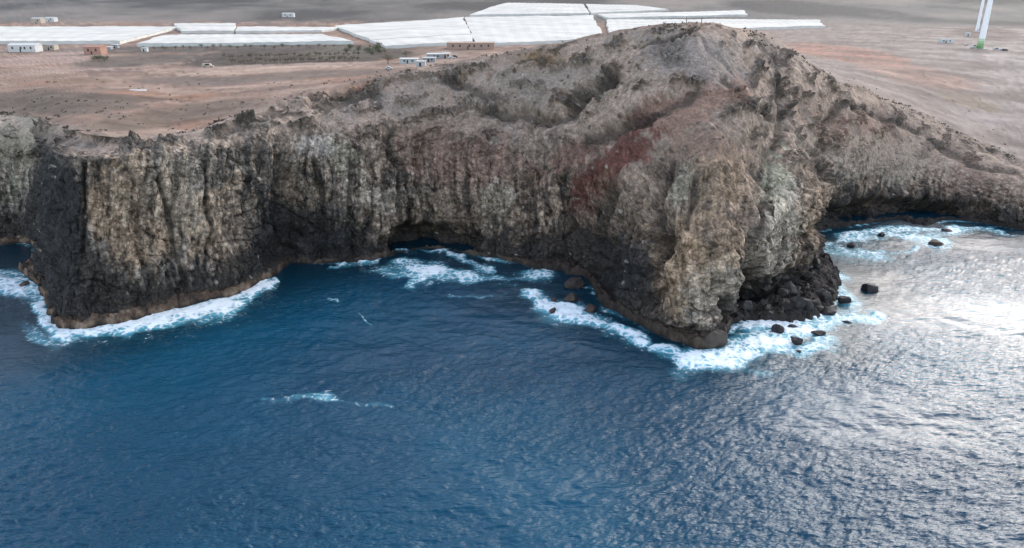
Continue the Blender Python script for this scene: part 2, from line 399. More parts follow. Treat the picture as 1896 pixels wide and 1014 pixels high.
for pts_, w_, dp_ in [([(1055,200),(1090,170),(1130,146)],15,4.5), ([(1090,262),(1160,232),(1250,196),(1290,170)],15,2.2), ([(890,205),(960,200),(1010,222),(1060,215)],14,2.2), ([(1440,120),(1455,200),(1445,260),(1400,330)],11,1.5),
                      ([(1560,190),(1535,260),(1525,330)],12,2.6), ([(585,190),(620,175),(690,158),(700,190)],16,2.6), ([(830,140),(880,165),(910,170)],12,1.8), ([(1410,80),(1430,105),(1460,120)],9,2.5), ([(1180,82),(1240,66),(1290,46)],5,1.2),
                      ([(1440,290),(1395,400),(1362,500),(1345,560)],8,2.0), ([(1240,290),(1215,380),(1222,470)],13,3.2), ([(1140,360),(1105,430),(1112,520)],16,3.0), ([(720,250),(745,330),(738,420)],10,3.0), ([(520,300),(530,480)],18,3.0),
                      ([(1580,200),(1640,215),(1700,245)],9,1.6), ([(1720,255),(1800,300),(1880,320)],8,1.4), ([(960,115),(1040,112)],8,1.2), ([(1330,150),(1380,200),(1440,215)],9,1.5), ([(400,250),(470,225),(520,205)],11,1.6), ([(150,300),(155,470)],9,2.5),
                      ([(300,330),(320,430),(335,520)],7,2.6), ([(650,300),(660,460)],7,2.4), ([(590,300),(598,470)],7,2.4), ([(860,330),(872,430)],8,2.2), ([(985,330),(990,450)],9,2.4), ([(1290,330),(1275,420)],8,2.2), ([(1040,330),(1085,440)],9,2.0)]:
    m_, dp_ = seam(pts_, w_, dp_); D -= 0.8 * dp_ * m_; rock_and_shade = np.maximum(rock_and_shade, m_)
PX, PY = PX0, PY0
D = np.where(rowi > NB + NS, blur(D, 1, 0) * 0.35 + D * 0.65, D)
P2 = P + Nn * (D * (1 - (1 - fshelf) * 0.9))[..., None]
P2[..., 2] += shelf_w * (D_sh + 0.3)
P2[..., 2] += finl * (0.35 * inl(fbm, x / 14, y / 14, 0, 30, 4) + 0.9 * (1 - sstep(0, 160, y - Cr[None, :, 1])) * inl(fbm, x / 18, y / 18, 0, 31, 4) * 0.8
                      + 4.5 * sstep(1500, 3500, y) * inl(fbm, x / 160, y / 160, 0, 32, 5))
# ------------------------------------------------------------------ land: rock and soil colours (own tones, with gully and cave shade painted in)
def mixc(A, c, w): return A + (np.asarray(c) - A) * np.clip(w, 0, 1)[..., None]
n_a = fbm(x / 20, y / 20, z / 20, 40, 3); n_b = fbm(x / 5, y / 5, z / 5, 41, 4, 0.6); n_c = cl(fbm, x / 60, y / 60, z / 40, 42, 3)
n_s = cl(fbm, S / 2.2, z / 22, 0, 43, 4, 0.6)                   # stains running down the face
n_d = cl(fbm, x / 1.6, y / 1.6, z / 1.6, 44, 3, 0.6)
Cc = np.zeros((R, n, 3)) + np.array((0.185, 0.150, 0.122))
Cc = mixc(Cc, (0.172, 0.165, 0.156), (1 - sstep(520, 760, PX)) * 0.8)
Cc = mixc(Cc, (0.10, 0.095, 0.09), sstep(-0.1, 0.6, n_a))
n_t = cl(fbm, (S + 1.5 * wx) / 1.3, z / 13, 0.2, 143, 3, 0.6)
Cc = mixc(Cc, (0.25, 0.205, 0.165), sstep(0.05, 0.6, n_s + 0.5 * n_b + 0.3 * n_t) * 0.85 * (1 - knee))
Cc = mixc(Cc, (0.06, 0.058, 0.058), sstep(0.12, 0.6, -0.7 * n_s + 0.6 * n_b - 0.4 * n_t) * 0.85 * (1 - knee))
up = np.array((0.325, 0.265, 0.225))
Cc = mixc(Cc, up, knee * (0.9 - 0.75 * outc) * (0.8 + 0.4 * n_b))
Cc = mixc(Cc, (0.215, 0.18, 0.155), knee * sstep(0.0, 0.6, n_c) * 0.6)
Cc = mixc(Cc, (0.075, 0.066, 0.06), knee * outc * sstep(-0.35, 0.35, n_b) * 0.85)
Cc = Cc * (1 + (face * (1 - 0.6 * knee) * 0.9 * (cidb - 0.5) + face * 0.7 * (cid - 0.5) * (1 - 0.6 * knee))[..., None])
Cc = mixc(Cc, (0.062, 0.056, 0.05), knee * ledge * sstep(-0.4, 0.2, n_b) * 0.9)
jn = 0.75 * n_a + 0.55 * n_b
def patch(cx, cy, rx, ry, rot, c, s=0.8):
    global Cc
    d = blob(cx + 0, cy + 0, rx, ry, rot, 1.4)
    Cc = mixc(Cc, c, sstep(0.2, 0.75, d + (0.7 * jn + 0.3 * n_t + 0.25 * n_d) * (d > 0)) * min(1.0, s * 1.2))
red = (0.120, 0.058, 0.048); tan = (0.31, 0.238, 0.172); pale = (0.38, 0.352, 0.305); green = (0.325, 0.33, 0.265); pink = (0.225, 0.155, 0.128)
for a in [(1190,262,105,34,-46,red,.92),(1122,328,85,30,-50,red,.9),(1098,372,16,40,10,red,.6),(1150,240,90,14,-38,red,.5),(1060,290,60,20,-35,(0.19,0.12,0.10),.6),(1330,180,55,28,-25,pink,.8),(1260,210,60,35,-15,pink,.8),
          (1290,280,80,40,10,pink,.55),(1600,260,80,50,25,pink,.6),(1760,320,90,40,20,pink,.4),(880,310,80,45,0,pink,.5),(800,270,60,40,0,pink,.4),(950,320,60,30,0,pink,.4),
          (1430,335,24,62,14,green,.85),(1425,445,44,80,14,pale,.6),(1260,340,25,50,20,green,.45),(1270,500,62,80,0,tan,.8),(1320,530,40,60,20,pale,.6),(1300,440,60,60,0,tan,.5),
          (1330,340,50,60,0,tan,.5),(1500,400,30,70,10,tan,.4),
          (260,400,120,90,0,tan,.55),(340,360,80,80,0,pale,.35),(420,430,60,70,0,tan,.3),(655,325,26,30,0,pale,.55),(580,275,35,20,0,(0.5,0.49,0.47),.5),(700,370,50,25,10,pale,.5),
          (560,340,40,70,0,tan,.3),(920,362,45,26,-20,pale,.6),(640,300,40,40,0,green,.3),(860,395,90,45,0,(0.16,0.13,0.1),.5),(1110,440,60,40,30,(0.12,0.09,0.075),.6),
          (1160,420,60,60,0,(0.16,0.125,0.095),.6),(1640,300,120,40,12,pale,.35),(0,300,70,90,0,pale,.3),(1000,110,50,18,-8,(0.22,0.16,0.10),.7),(20,270,60,60,0,green,.2),
          (740,180,110,40,-8,(0.25,0.22,0.2),.7),(960,160,110,40,-10,(0.27,0.24,0.22),.6),(1280,100,120,40,10,(0.23,0.215,0.21),.6)]:
    patch(*a)
Cc = Cc * (1 + (face * (1 - knee) * (0.42 * np.clip(n_t, -1, 1) + 0.30 * np.clip(n_s, -1, 1) + 0.35 * np.clip(n_d, -1, 1)))[..., None])
# bedding tint on the headland
Cc = Cc * (1 + (head * face * (1 - 0.5 * knee) * 0.3 * (beds - 0.5) + head * face * 0.2 * (beds2 - 0.5))[..., None])
Cc = mixc(Cc, (0.055, 0.050, 0.046), sstep(0.3, 0.9, rock_and_shade + 0.4 * n_b + 0.25 * n_d) * 0.7 * (rock_and_shade > 0.02))  # dark outcrop rock, and painted shade inside the gashes and gullies
# dark wet basalt at the foot; right-cove cave shade is painted with it
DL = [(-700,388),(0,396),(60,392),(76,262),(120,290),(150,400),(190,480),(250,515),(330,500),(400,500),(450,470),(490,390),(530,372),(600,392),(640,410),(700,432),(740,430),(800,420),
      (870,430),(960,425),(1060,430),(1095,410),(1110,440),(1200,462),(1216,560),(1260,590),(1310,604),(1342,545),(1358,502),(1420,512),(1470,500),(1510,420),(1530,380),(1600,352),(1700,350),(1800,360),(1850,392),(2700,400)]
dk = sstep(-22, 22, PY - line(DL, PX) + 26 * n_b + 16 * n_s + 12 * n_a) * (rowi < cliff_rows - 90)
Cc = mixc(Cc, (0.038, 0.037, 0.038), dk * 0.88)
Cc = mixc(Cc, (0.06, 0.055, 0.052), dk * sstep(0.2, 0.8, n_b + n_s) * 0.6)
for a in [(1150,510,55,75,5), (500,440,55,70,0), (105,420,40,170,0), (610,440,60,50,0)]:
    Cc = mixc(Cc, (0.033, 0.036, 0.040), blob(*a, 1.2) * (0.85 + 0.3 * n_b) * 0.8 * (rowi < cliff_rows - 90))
# shelf: red-brown weathered lava, black where the swell wets it
shc = np.zeros((R, n, 3)) + np.array((0.105, 0.075, 0.058))
shc = mixc(shc, (0.19, 0.15, 0.12), sstep(0, 0.6, n_b)); shc = mixc(shc, (0.05, 0.045, 0.04), sstep(0.1, 0.7, -n_b + 0.5 * n_d))
shc = mixc(shc, (0.048, 0.041, 0.037), sstep(490, 560, PX) * 0.75)
shc = mixc(shc, (0.035, 0.033, 0.033), sstep(1340, 1370, PX) * 0.9)
shc = mixc(shc, (0.045, 0.037, 0.033), sstep(930, 1000, PX) * (1 - sstep(1200, 1260, PX)) * 0.75)
shc = mixc(shc, (0.03, 0.028, 0.028), 1 - sstep(0.2, 1.9, P2[..., 2] + 1.6 * n_b))
Cc = mixc(Cc, (0,0,0), np.zeros((R, n))); Cc = Cc + (shc - Cc) * (1 - sstep(NB + NS * 0.85, NB + NS + 4, rowi + 4 * n_b))[..., None]
# pale guano and lichen specks on the faces
d1c, d2c, cidc, _ = cl(cells, x / 1.9, y / 1.9, z / 1.9, 31)
Cc = mixc(Cc, (0.42, 0.41, 0.38), (cidc > 0.93) * (d1c < 0.34) * face * 0.6 * (n_a > -0.1))
d1c, d2c, cidc, _ = cl(cells, x / 2.6, y / 2.6, z / 2.0, 57)
Cc = mixc(Cc, (0.06, 0.055, 0.05), (cidc > 0.86) * (1 - sstep(0.2, 0.42, d1c + 0.2 * n_d)) * knee * (1 - finl) * 0.8)
Cc *= (1 + 0.30 * n_d * face * (1 - 0.65 * knee) + 0.12 * n_b * (1 - 0.5 * knee))[..., None]
# plateau: pinkish soil, paler tracks, grey worked fields; grey hills behind
pl = np.zeros((R, n, 3)) + np.array((0.345, 0.27, 0.225))
e1 = inl(fbm, x / 70, y / 22, 0, 50, 5, 0.6); e2 = inl(fbm, x / 22, y / 9, 0, 51, 4, 0.6)
pl = mixc(pl, (0.20, 0.165, 0.145), sstep(0.0, 0.5, e1 + 0.4 * e2)); pl = mixc(pl, (0.42, 0.36, 0.31), sstep(0.1, 0.6, -e1 + 0.4 * e2) * 0.8)
pl = mixc(pl, (0.40, 0.25, 0.17), sstep(0.2, 0.7, inl(fbm, x / 50, y / 30, 0, 52, 3)) * 0.6 * (1 - sstep(950, 1300, PX)))
greyl = (0.30, 0.292, 0.284)
pl = mixc(pl, greyl, sstep(1360, 1480, PX + 60 * e1) * 0.85)
pl = mixc(pl, (0.37, 0.37, 0.365), sstep(1500, 1850, PX) * sstep(-0.2, 0.5, e1) * 0.7)
def fpatch(cx, cy, rx, ry, rot, c, s):
    global pl
    d = blob(cx, cy, rx, ry, rot, 1.0)
    pl = mixc(pl, c, sstep(0.3, 0.7, d + 0.35 * e2 * (d > 0)) * s)
for a in [(1570,100,120,14,8,(0.38,0.24,0.19),.8),(1700,140,120,18,12,(0.36,0.26,0.22),.7),(1830,62,60,12,4,(0.17,0.145,0.13),.7),(1640,45,100,10,6,(0.22,0.21,0.2),.6),
          (540,105,240,17,-2,(0.10,0.095,0.085),.95),(520,122,260,4,-2,(0.42,0.36,0.32),.8),(150,128,200,4,-4,(0.42,0.36,0.32),.7),(330,165,120,4,2,(0.38,0.31,0.26),.7),(200,178,160,5,3,(0.19,0.15,0.125),.8),(640,168,90,8,-10,(0.2,0.16,0.13),.7),(250,112,110,11,-4,(0.16,0.15,0.135),.9),(400,90,300,7,-1,(0.13,0.125,0.115),.95),(640,95,90,12,-4,(0.17,0.17,0.14),.6),
          (560,139,190,7,-3,(0.19,0.17,0.15),.8),(360,149,120,7,0,(0.19,0.175,0.16),.8),(90,108,110,10,-4,(0.42,0.36,0.325),.8),(60,92,120,6,0,(0.25,0.235,0.22),.6),
          (150,150,60,6,0,(0.24,0.19,0.14),.6),(480,130,160,5,-3,(0.46,0.40,0.34),.7),(90,190,170,22,0,(0.14,0.13,0.11),.8),(320,214,180,18,-8,(0.17,0.15,0.125),.75),
          (800,108,60,10,-10,(0.40,0.37,0.33),.6),(1880,130,60,30,20,(0.42,0.42,0.42),.7),(1850,210,80,30,25,(0.34,0.33,0.33),.7),(1800,190,60,14,15,(0.3,0.27,0.2),.6)]:
    fpatch(*a)
d1c, d2c, cidc, _ = cells(x / 3.5, y / 3.5, 0.5 + 0 * x, 77)
pl = mixc(pl, (0.09, 0.085, 0.07), (cidc > 0.9) * (1 - sstep(0.2, 0.4, d1c)) * (1 - sstep(420, 560, y)) * 0.7)
hillc = np.zeros((R, n, 3)) + np.array((0.215, 0.205, 0.19))
h1 = inl(fbm, x / 240, y / 420, 0, 60, 5, 0.55)
hillc = mixc(hillc, (0.12, 0.115, 0.11), sstep(-0.1, 0.4, h1)); hillc = mixc(hillc, (0.31, 0.275, 0.25), sstep(0.05, 0.45, -h1) * 0.9)
hillc = mixc(hillc, (0.125, 0.115, 0.11), sstep(1560, 1700, PX) * sstep(1500, 1900, y) * 0.8)
pl = mixc(pl, (0.20, 0.185, 0.17), sstep(0.05, 0.5, -e1 + 0.7 * e2) * sstep(1380, 1480, PX) * 0.6)
pl = pl * np.array((0.76, 0.69, 0.67)) * (1 + 0.30 * np.clip(e2, -1, 1) + 0.2 * np.clip(e1, -1, 1))[..., None]
pl = pl + (hillc * np.array((0.66, 0.68, 0.70)) - pl) * sstep(880, 1010, y + 40 * e1)[..., None]
Cc = Cc + (pl - Cc) * sstep(cliff_rows - 18, cliff_rows + 5, rowi + 10 * n_b + 7 * n_a)[..., None]
Cc = np.clip(Cc * np.array((0.95, 0.875, 0.80)), 0.012, 0.85)

rock_mat = ground_mat('cliff_rock', (1.1, 1.6), 0.2, 0.5, 0.5)
def add_joints(m):
    N, L = m.node_tree.nodes, m.node_tree.links; b = N['Principled BSDF']
    src = b.inputs['Base Color'].links[0].from_socket
    tc = N.new('ShaderNodeTexCoord'); wn_ = N.new('ShaderNodeTexNoise'); wn_.inputs['Scale'].default_value = 0.35; wn_.inputs['Detail'].default_value = 4
    L.new(tc.outputs['Object'], wn_.inputs['Vector'])
    ad = N.new('ShaderNodeVectorMath'); ad.operation = 'MULTIPLY_ADD'; ad.inputs[1].default_value = (3.0, 3.0, 3.0); L.new(wn_.outputs['Color'], ad.inputs[0]); L.new(tc.outputs['Object'], ad.inputs[2])
    fac = None
    for sc, st, hi in ((0.55, (1, 1, 0.33), 0.075), (0.34, (0.5, 0.5, 1.7), 0.05)):      # upright joints, then bedding joints
        mp = N.new('ShaderNodeMapping'); mp.inputs['Scale'].default_value = st; L.new(ad.outputs[0], mp.inputs['Vector'])
        v = N.new('ShaderNodeTexVoronoi'); v.feature = 'DISTANCE_TO_EDGE'; v.inputs['Scale'].default_value = sc; L.new(mp.outputs[0], v.inputs['Vector'])
        r = N.new('ShaderNodeMapRange'); r.inputs['From Min'].default_value = 0.0; r.inputs['From Max'].default_value = hi; r.inputs['To Min'].default_value = 0.45; r.inputs['To Max'].default_value = 1.0; L.new(v.outputs['Distance'], r.inputs['Value'])
        if fac is None: fac = r.outputs[0]
        else:
            q = N.new('ShaderNodeMath'); q.operation = 'MULTIPLY'; L.new(fac, q.inputs[0]); L.new(r.outputs[0], q.inputs[1]); fac = q.outputs[0]
    # joints show on the bare rock, not on the scree
    at = N.new('ShaderNodeAttribute'); at.attribute_name = 'bare'
    mx = N.new('ShaderNodeMix'); mx.data_type = 'FLOAT'; mx.inputs[2].default_value = 1.0; L.new(at.outputs['Fac'], mx.inputs[0]); L.new(fac, mx.inputs[3])
    sc_ = N.new('ShaderNodeVectorMath'); sc_.operation = 'SCALE'; L.new(src, sc_.inputs[0]); L.new(mx.outputs[0], sc_.inputs['Scale']); L.new(sc_.outputs[0], b.inputs['Base Color'])
add_joints(rock_mat)
bare = np.clip(face * (1 - 0.85 * knee) + 0.5 * knee * outc * face, 0, 1)
soil_mat = ground_mat('plateau_soil', (0.22, 0.5), 0.4, 0.4, 0.22)
hill_mat = ground_mat('far_hills', (0.02, 0.05), 2.0, 0.5, 0.2)
sr = NB + NS
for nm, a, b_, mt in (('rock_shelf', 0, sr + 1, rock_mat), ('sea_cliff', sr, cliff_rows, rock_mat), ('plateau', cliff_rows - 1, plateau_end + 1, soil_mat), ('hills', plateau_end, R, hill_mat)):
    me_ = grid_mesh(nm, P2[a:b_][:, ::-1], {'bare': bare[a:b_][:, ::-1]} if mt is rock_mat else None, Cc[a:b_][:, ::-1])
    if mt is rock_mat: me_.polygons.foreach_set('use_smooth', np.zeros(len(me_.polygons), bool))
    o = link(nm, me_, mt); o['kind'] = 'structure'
QX, QY = project(P2)
def on_rock(x, y, r0=0, r1=None):
    """built rock vertex seen at photo pixel (x, y) (nearest to the camera)"""
    r1 = r1 or cliff_rows
    d = (QX[r0:r1] - x) ** 2 + (QY[r0:r1] - y) ** 2 + 0.02 * P2[r0:r1, :, 1]
    k = np.unravel_index(np.argmin(d), d.shape); return P2[r0:r1][k]

# ------------------------------------------------------------------ sea
def fft_tile(N, L, V, wdir, seed, spread=2, kmax=None):
    r = np.random.default_rng(seed); k = 2 * np.pi * np.fft.fftfreq(N, L / N)
    kx, ky = np.meshgrid(k, k, indexing='ij'); kk = np.sqrt(kx * kx + ky * ky); kk[0, 0] = 1
    Lw = V * V / 9.81; c = (kx * math.cos(wdir) + ky * math.sin(wdir)) / kk
    S_ = np.exp(-1 / (kk * Lw) ** 2) / kk ** 3.7 * (0.12 + np.abs(c) ** spread); S_[0, 0] = 0
    if kmax: S_ *= np.exp(-(kk / kmax) ** 4)
    h = np.fft.ifft2(np.sqrt(S_) * (r.normal(size=(N, N)) + 1j * r.normal(size=(N, N)))).real
    h -= h.mean(); return h / h.std()
def tile(h, L, X, Y):
    N = h.shape[0]; a = (X / L % 1.0) * N; b = (Y / L % 1.0) * N
    i, j = a.astype(int), b.astype(int); fa, fb = a - i, b - j; i %= N; j %= N; i2, j2 = (i + 1) % N, (j + 1) % N
    return (h[i, j] * (1 - fa) + h[i2, j] * fa) * (1 - fb) + (h[i, j2] * (1 - fa) + h[i2, j2] * fa) * fb
tA = fft_tile(512, 230.0, 5.0, math.radians(76), 1, 6); tB = fft_tile(512, 71.0, 2.6, math.radians(98), 2, 6); tC = fft_tile(256, 170.0, 9.0, math.radians(112), 3, 6, 0.8)
bs = np.concatenate([-np.geomspace(6, 0.86, 26)[:-1], np.linspace(-0.86, 0.86, 1000), np.geomspace(0.86, 6, 26)[1:]])
Ys = np.concatenate([np.geomspace(4, 95, 40, endpoint=False), 1 / np.linspace(1 / 95, 1 / 335, 440), np.geomspace(335, 9000, 40)[1:]])
SX = bs[None, :] * Ys[:, None]; SY = np.broadcast_to(Ys[:, None], SX.shape).copy()
SZ = np.zeros_like(SX)
sx, sy = project(np.stack([SX, SY, SZ], -1))
sx = sx + 16 * fbm(SX / 11, SY / 11, 0, 95, 3); sy = sy + 8 * fbm(SX / 11, SY / 11, 0, 96, 3)
def stroke(pts, w):
    """soft band along a polyline given in photo pixels; pts (x, y, half width)"""
    best = np.zeros_like(sx)
    for (x0, y0, w0), (x1, y1, w1) in zip(pts[:-1], pts[1:]):
        dx, dy = x1 - x0, (y1 - y0) * 1.6; l2 = dx * dx + dy * dy + 1e-6
        t = np.clip(((sx - x0) * dx + (sy - y0) * 1.6 * dy) / l2, 0, 1)
        d = np.sqrt((sx - x0 - t * dx) ** 2 + ((sy - y0) * 1.6 - t * dy) ** 2)
        best = np.maximum(best, np.clip(1.22 - d / (w0 + t * (w1 - w0)), 0, 1))
    return best * w
FO = [([(-60,520,40),(20,530,48),(70,535,40)],1.0),([(-60,500,14),(40,505,18)],.7),([(75,560,20),(90,600,26),(120,622,26),(200,612,24),(290,594,34),(350,572,54),(410,566,44),(450,548,26),(505,516,10)],1.15),
      ([(-60,448,5),(75,447,7)],.9),([(620,492,6),(700,480,7)],.8),([(735,463,5),(830,463,5)],1.0),([(740,488,24),(800,498,28),(760,520,20)],.82),([(700,500,24),(860,510,34),(980,530,30)],.6),([(830,470,6),(880,490,12),(910,500,10)],.85),
      ([(860,515,22),(940,517,26),(1010,507,18)],.8),([(990,540,30),(1010,560,34),(1060,585,34),(1140,600,26),(1200,630,20)],.98),([(840,548,10),(940,550,12)],.55),([(612,553,5),(640,560,8),(660,572,6),(690,600,4)],.6),
      ([(1215,645,20),(1270,668,42),(1340,662,52),(1400,640,62),(1470,612,50)],1.1),([(1400,640,60),(1480,650,50),(1530,630,34)],.8),([(1480,600,50),(1560,590,52),(1620,592,26)],.85),([(1545,530,26),(1575,560,34)],.9),
      ([(1380,600,30),(1450,600,40)],1.0),([(1520,480,22),(1550,510,24)],.8),([(1510,450,20),(1560,468,28),(1640,470,22),(1690,462,10)],.74),([(1560,440,18),(1640,425,18),(1720,425,14),(1800,420,12),(1900,435,8)],.8),
      ([(1560,445,24),(1640,436,24),(1740,442,20)],.66),([(1715,456,5),(1755,457,6)],1.0),([(480,738,14),(600,736,20),(720,748,14)],.44),([(40,600,40),(90,640,36)],.45),([(1250,690,40),(1400,680,60)],.5)]
foam = np.zeros_like(sx)
for pts, w in FO:
    foam = np.maximum(foam, stroke(pts, w))
    if w > 0.6: foam = np.maximum(foam, stroke([(a, b_ + 4, c * 2.0) for a, b_, c in pts], 0.46))
foam *= 0.98 + 0.5 * fbm(SX / 16, SY / 13, 0, 75, 3)
# distance to the waterline in plan
Wd = Wl[::6, :2]; coast = np.full(sx.shape, 99.0); near = (SY > 150) & (SY < 345)
idx = np.argwhere(near); A_ = np.stack([SX[near], SY[near]], -1); best = np.full(len(A_), 99.0)
for k in range(0, len(Wd), 1):
    d = np.abs(A_[:, 0] - Wd[k, 0]) + np.abs(A_[:, 1] - Wd[k, 1]); best = np.minimum(best, d)
coast[near] = best * 0.8
foam = np.maximum(foam, (0.42 + 0.5 * noise(SX / 14, SY / 14, 0, 74)) * (1 - sstep(0.8, 4.0, coast + 1.5 * noise(SX / 9, SY / 9, 0, 70))))
foam = np.clip(foam, 0, 1.2)
calm = 1 - 0.75 * (1 - sstep(0, 26, coast))
amp = 0.35 + 0.85 * sstep(-0.5, 0.5, fbm(SX / 80, SY / 45, 0, 71, 3))
SZ = (0.15 * tile(tA, 230, SX, SY) + 0.10 * tile(tB, 71, SX + 0.3 * SY, SY - 0.3 * SX) * amp + 0.14 * tile(tC, 170, SX, SY)) * calm
SZ *= 1 - sstep(420, 900, SY)
SZ += sstep(0.45, 1.0, foam) * (0.25 + 0.75 * (0.5 + 0.6 * fbm(SX / 3.2, SY / 3.2, 0, 72, 4))) * 0.9
cliff_refl = np.clip((1 - sstep(2, 38, coast + 10 * noise(SX / 30, SY / 30, 0, 73))) * 0.8, 0, 1)
sm, N, L, b = base_mat('sea_water', 0.12, 0.5)
b.inputs['IOR'].default_value = 1.333
tc = N.new('ShaderNodeTexCoord')
def mknoise(scale, detail, rough, vec=None, stretch=None):
    nn = N.new('ShaderNodeTexNoise'); nn.inputs['Scale'].default_value = scale; nn.inputs['Detail'].default_value = detail; nn.inputs['Roughness'].default_value = rough
    src = tc.outputs['Object']
    if stretch:
        mp = N.new('ShaderNodeMapping'); mp.inputs['Scale'].default_value = stretch[0]; mp.inputs['Rotation'].default_value = (0, 0, stretch[1]); L.new(src, mp.inputs['Vector']); src = mp.outputs[0]
    L.new(src, nn.inputs['Vector']); return nn
def math_(op, a, b_=None, clamp=False):
    q = N.new('ShaderNodeMath'); q.operation = op; q.use_clamp = clamp
    for i, v in enumerate((a, b_)):
        if v is None: continue
        if isinstance(v, (int, float)): q.inputs[i].default_value = v
        else: L.new(v, q.inputs[i])
    return q.outputs[0]
def mrange(v, a, b_, c=0.0, d=1.0, smooth=True):
    q = N.new('ShaderNodeMapRange'); q.interpolation_type = 'SMOOTHSTEP' if smooth else 'LINEAR'
    for i, t in zip(('From Min', 'From Max', 'To Min', 'To Max'), (a, b_, c, d)): q.inputs[i].default_value = t
    L.new(v, q.inputs['Value']); return q.outputs[0]
def mixrgb(f, a, b_):
    q = N.new('ShaderNodeMix'); q.data_type = 'RGBA'
    for s, v in ((q.inputs[0], f), (q.inputs[6], a), (q.inputs[7], b_)):
        if isinstance(v, tuple): s.default_value = (*v, 1)
        else: L.new(v, s)
    return q.outputs[2]
fa = N.new('ShaderNodeAttribute'); fa.attribute_name = 'foam'
sa = N.new('ShaderNodeAttribute'); sa.attribute_name = 'cliff_reflection'
fn = mknoise(0.55, 8, 0.68); fn2 = mknoise(0.16, 5, 0.6)
vor = N.new('ShaderNodeTexVoronoi'); vor.feature = 'DISTANCE_TO_EDGE'; vor.inputs['Scale'].default_value = 0.42
wmix = N.new('ShaderNodeVectorMath'); wmix.operation = 'MULTIPLY_ADD'; wmix.inputs[1].default_value = (2.5, 2.5, 0)
L.new(fn2.outputs['Color'], wmix.inputs[0]); L.new(tc.outputs['Object'], wmix.inputs[2]); L.new(wmix.outputs[0], vor.inputs['Vector'])
lace = mrange(vor.outputs['Distance'], 0.0, 0.28, 1.0, 0.0)
nsum = math_('ADD', math_('MULTIPLY', fn.outputs['Fac'], 1.9), math_('ADD', math_('MULTIPLY', fn2.outputs['Fac'], 1.1), math_('MULTIPLY', lace, 0.4)))
thr = math_('SUBTRACT', math_('ADD', math_('MULTIPLY', fa.outputs['Fac'], 1.15), nsum), 2.47)
mask = math_('MULTIPLY', mrange(thr, -0.12, 0.55), mrange(fa.outputs['Fac'], 0.02, 0.25))
aer = math_('MULTIPLY', mrange(fa.outputs['Fac'], 0.22, 0.62), mrange(math_('ADD', fa.outputs['Fac'], math_('MULTIPLY', fn2.outputs['Fac'], 0.5)), 0.40, 1.15))
big_n = mknoise(0.012, 3, 0.5)
deep = mixrgb(mrange(big_n.outputs['Fac'], 0.35, 0.65), (0.0005, 0.037, 0.074), (0.001, 0.056, 0.102))
deep = mixrgb(sa.outputs['Fac'], deep, (0.002, 0.020, 0.032))  # darker towards the coast: the cliff's reflection put into the water colour
aerc = mixrgb(aer, deep, (0.09, 0.34, 0.42))
foamc = mixrgb(mask, aerc, (0.80, 0.86, 0.88))
L.new(foamc, b.inputs['Base Color'])
L.new(mrange(mask, 0, 1, 0.09, 0.8, False), b.inputs['Roughness'])
w1 = mknoise(0.8, 4, 0.6, stretch=((0.38, 1.35, 1), math.radians(-10))); w2 = mknoise(2.8, 3, 0.6, stretch=((0.5, 1.3, 1), math.radians(12)))
hsum = math_('ADD', math_('MULTIPLY', w1.outputs['Fac'], 0.6), math_('ADD', math_('MULTIPLY', w2.outputs['Fac'], 0.12), math_('MULTIPLY', mask, 0.25)))
bu = N.new('ShaderNodeBump'); bu.inputs['Distance'].default_value = 0.9; bu.inputs['Strength'].default_value = 0.9
ca = N.new('ShaderNodeAttribute'); ca.attribute_name = 'chop'; L.new(mrange(ca.outputs['Fac'], 0.3, 1.2, 0.45, 1.0, False), bu.inputs['Strength'])
L.new(hsum, bu.inputs['Height']); L.new(bu.outputs[0], b.inputs['Normal'])
so_ = link('sea', grid_mesh('sea', np.stack([SX, SY, SZ], -1), {'foam': foam, 'cliff_reflection': cliff_refl, 'chop': amp}), sm); so_['kind'] = 'structure'

# ------------------------------------------------------------------ boulders in the surf
black_rock = ground_mat('wet_black_rock', (1.2, 2.4), 0.18, 0.6, 0.4, 0.6)
def boulder_mesh(seed, col_):
    r = np.random.default_rng(seed)
    bm = bmesh.new(); bmesh.ops.create_icosphere(bm, subdivisions=3, radius=1.0)
    v = np.array([q.co[:] for q in bm.verts])
    for _ in range(18):
        d = r.normal(size=3); d /= np.linalg.norm(d); h = r.uniform(0.42, 0.85)
        e = v @ d - h; v = v - np.maximum(e, 0)[:, None] * d * 0.93
    o_ = r.uniform(0, 60)
    v = v * (1 + 0.13 * fbm(v[:, 0] * 1.6 + o_, v[:, 1] * 1.6, v[:, 2] * 1.6, 5, 5, 0.6))[:, None]
    for q, c in zip(bm.verts, v): q.co = c
    for f in bm.faces: f.smooth = False
    me = bpy.data.meshes.new('boulder'); bm.to_mesh(me); bm.free()
    a = me.attributes.new('tint', 'FLOAT_COLOR', 'POINT')
    t = np.ones((len(v), 4), np.float32); w = (1 + 0.4 * fbm(v[:, 0] * 3 + o_, v[:, 1] * 3, v[:, 2] * 3, 7, 3))
    t[:, :3] = np.array(col_)[None] * w[:, None]; a.data.foreach_set('color', t.reshape(-1))
    me.materials.append(black_rock)
    return me
def boulder(x, y, wpx, hr, label, group=None, name='boulder', c=(0.032, 0.030, 0.031), seed=None, pos=None, dr=0.8, rz=None):
    p = at_z(x, y) if pos is None else np.array(pos)
    w = wpx * math.hypot(p[1], CAM_H - p[2]) / F
    o = link(name, boulder_mesh(seed if seed is not None else random.randrange(9999), c))
    o.scale = (w * 0.5, w * 0.5 * dr, w * 0.5 * hr); o.location = (p[0], p[1], p[2] + w * 0.5 * hr * 0.25)
    o.rotation_euler = (random.uniform(-.25, .25), random.uniform(-.25, .25), random.uniform(0, 6.28) if rz is None else rz)
    return tag(o, label, 'boulder', group)
brown = (0.075, 0.052, 0.044)
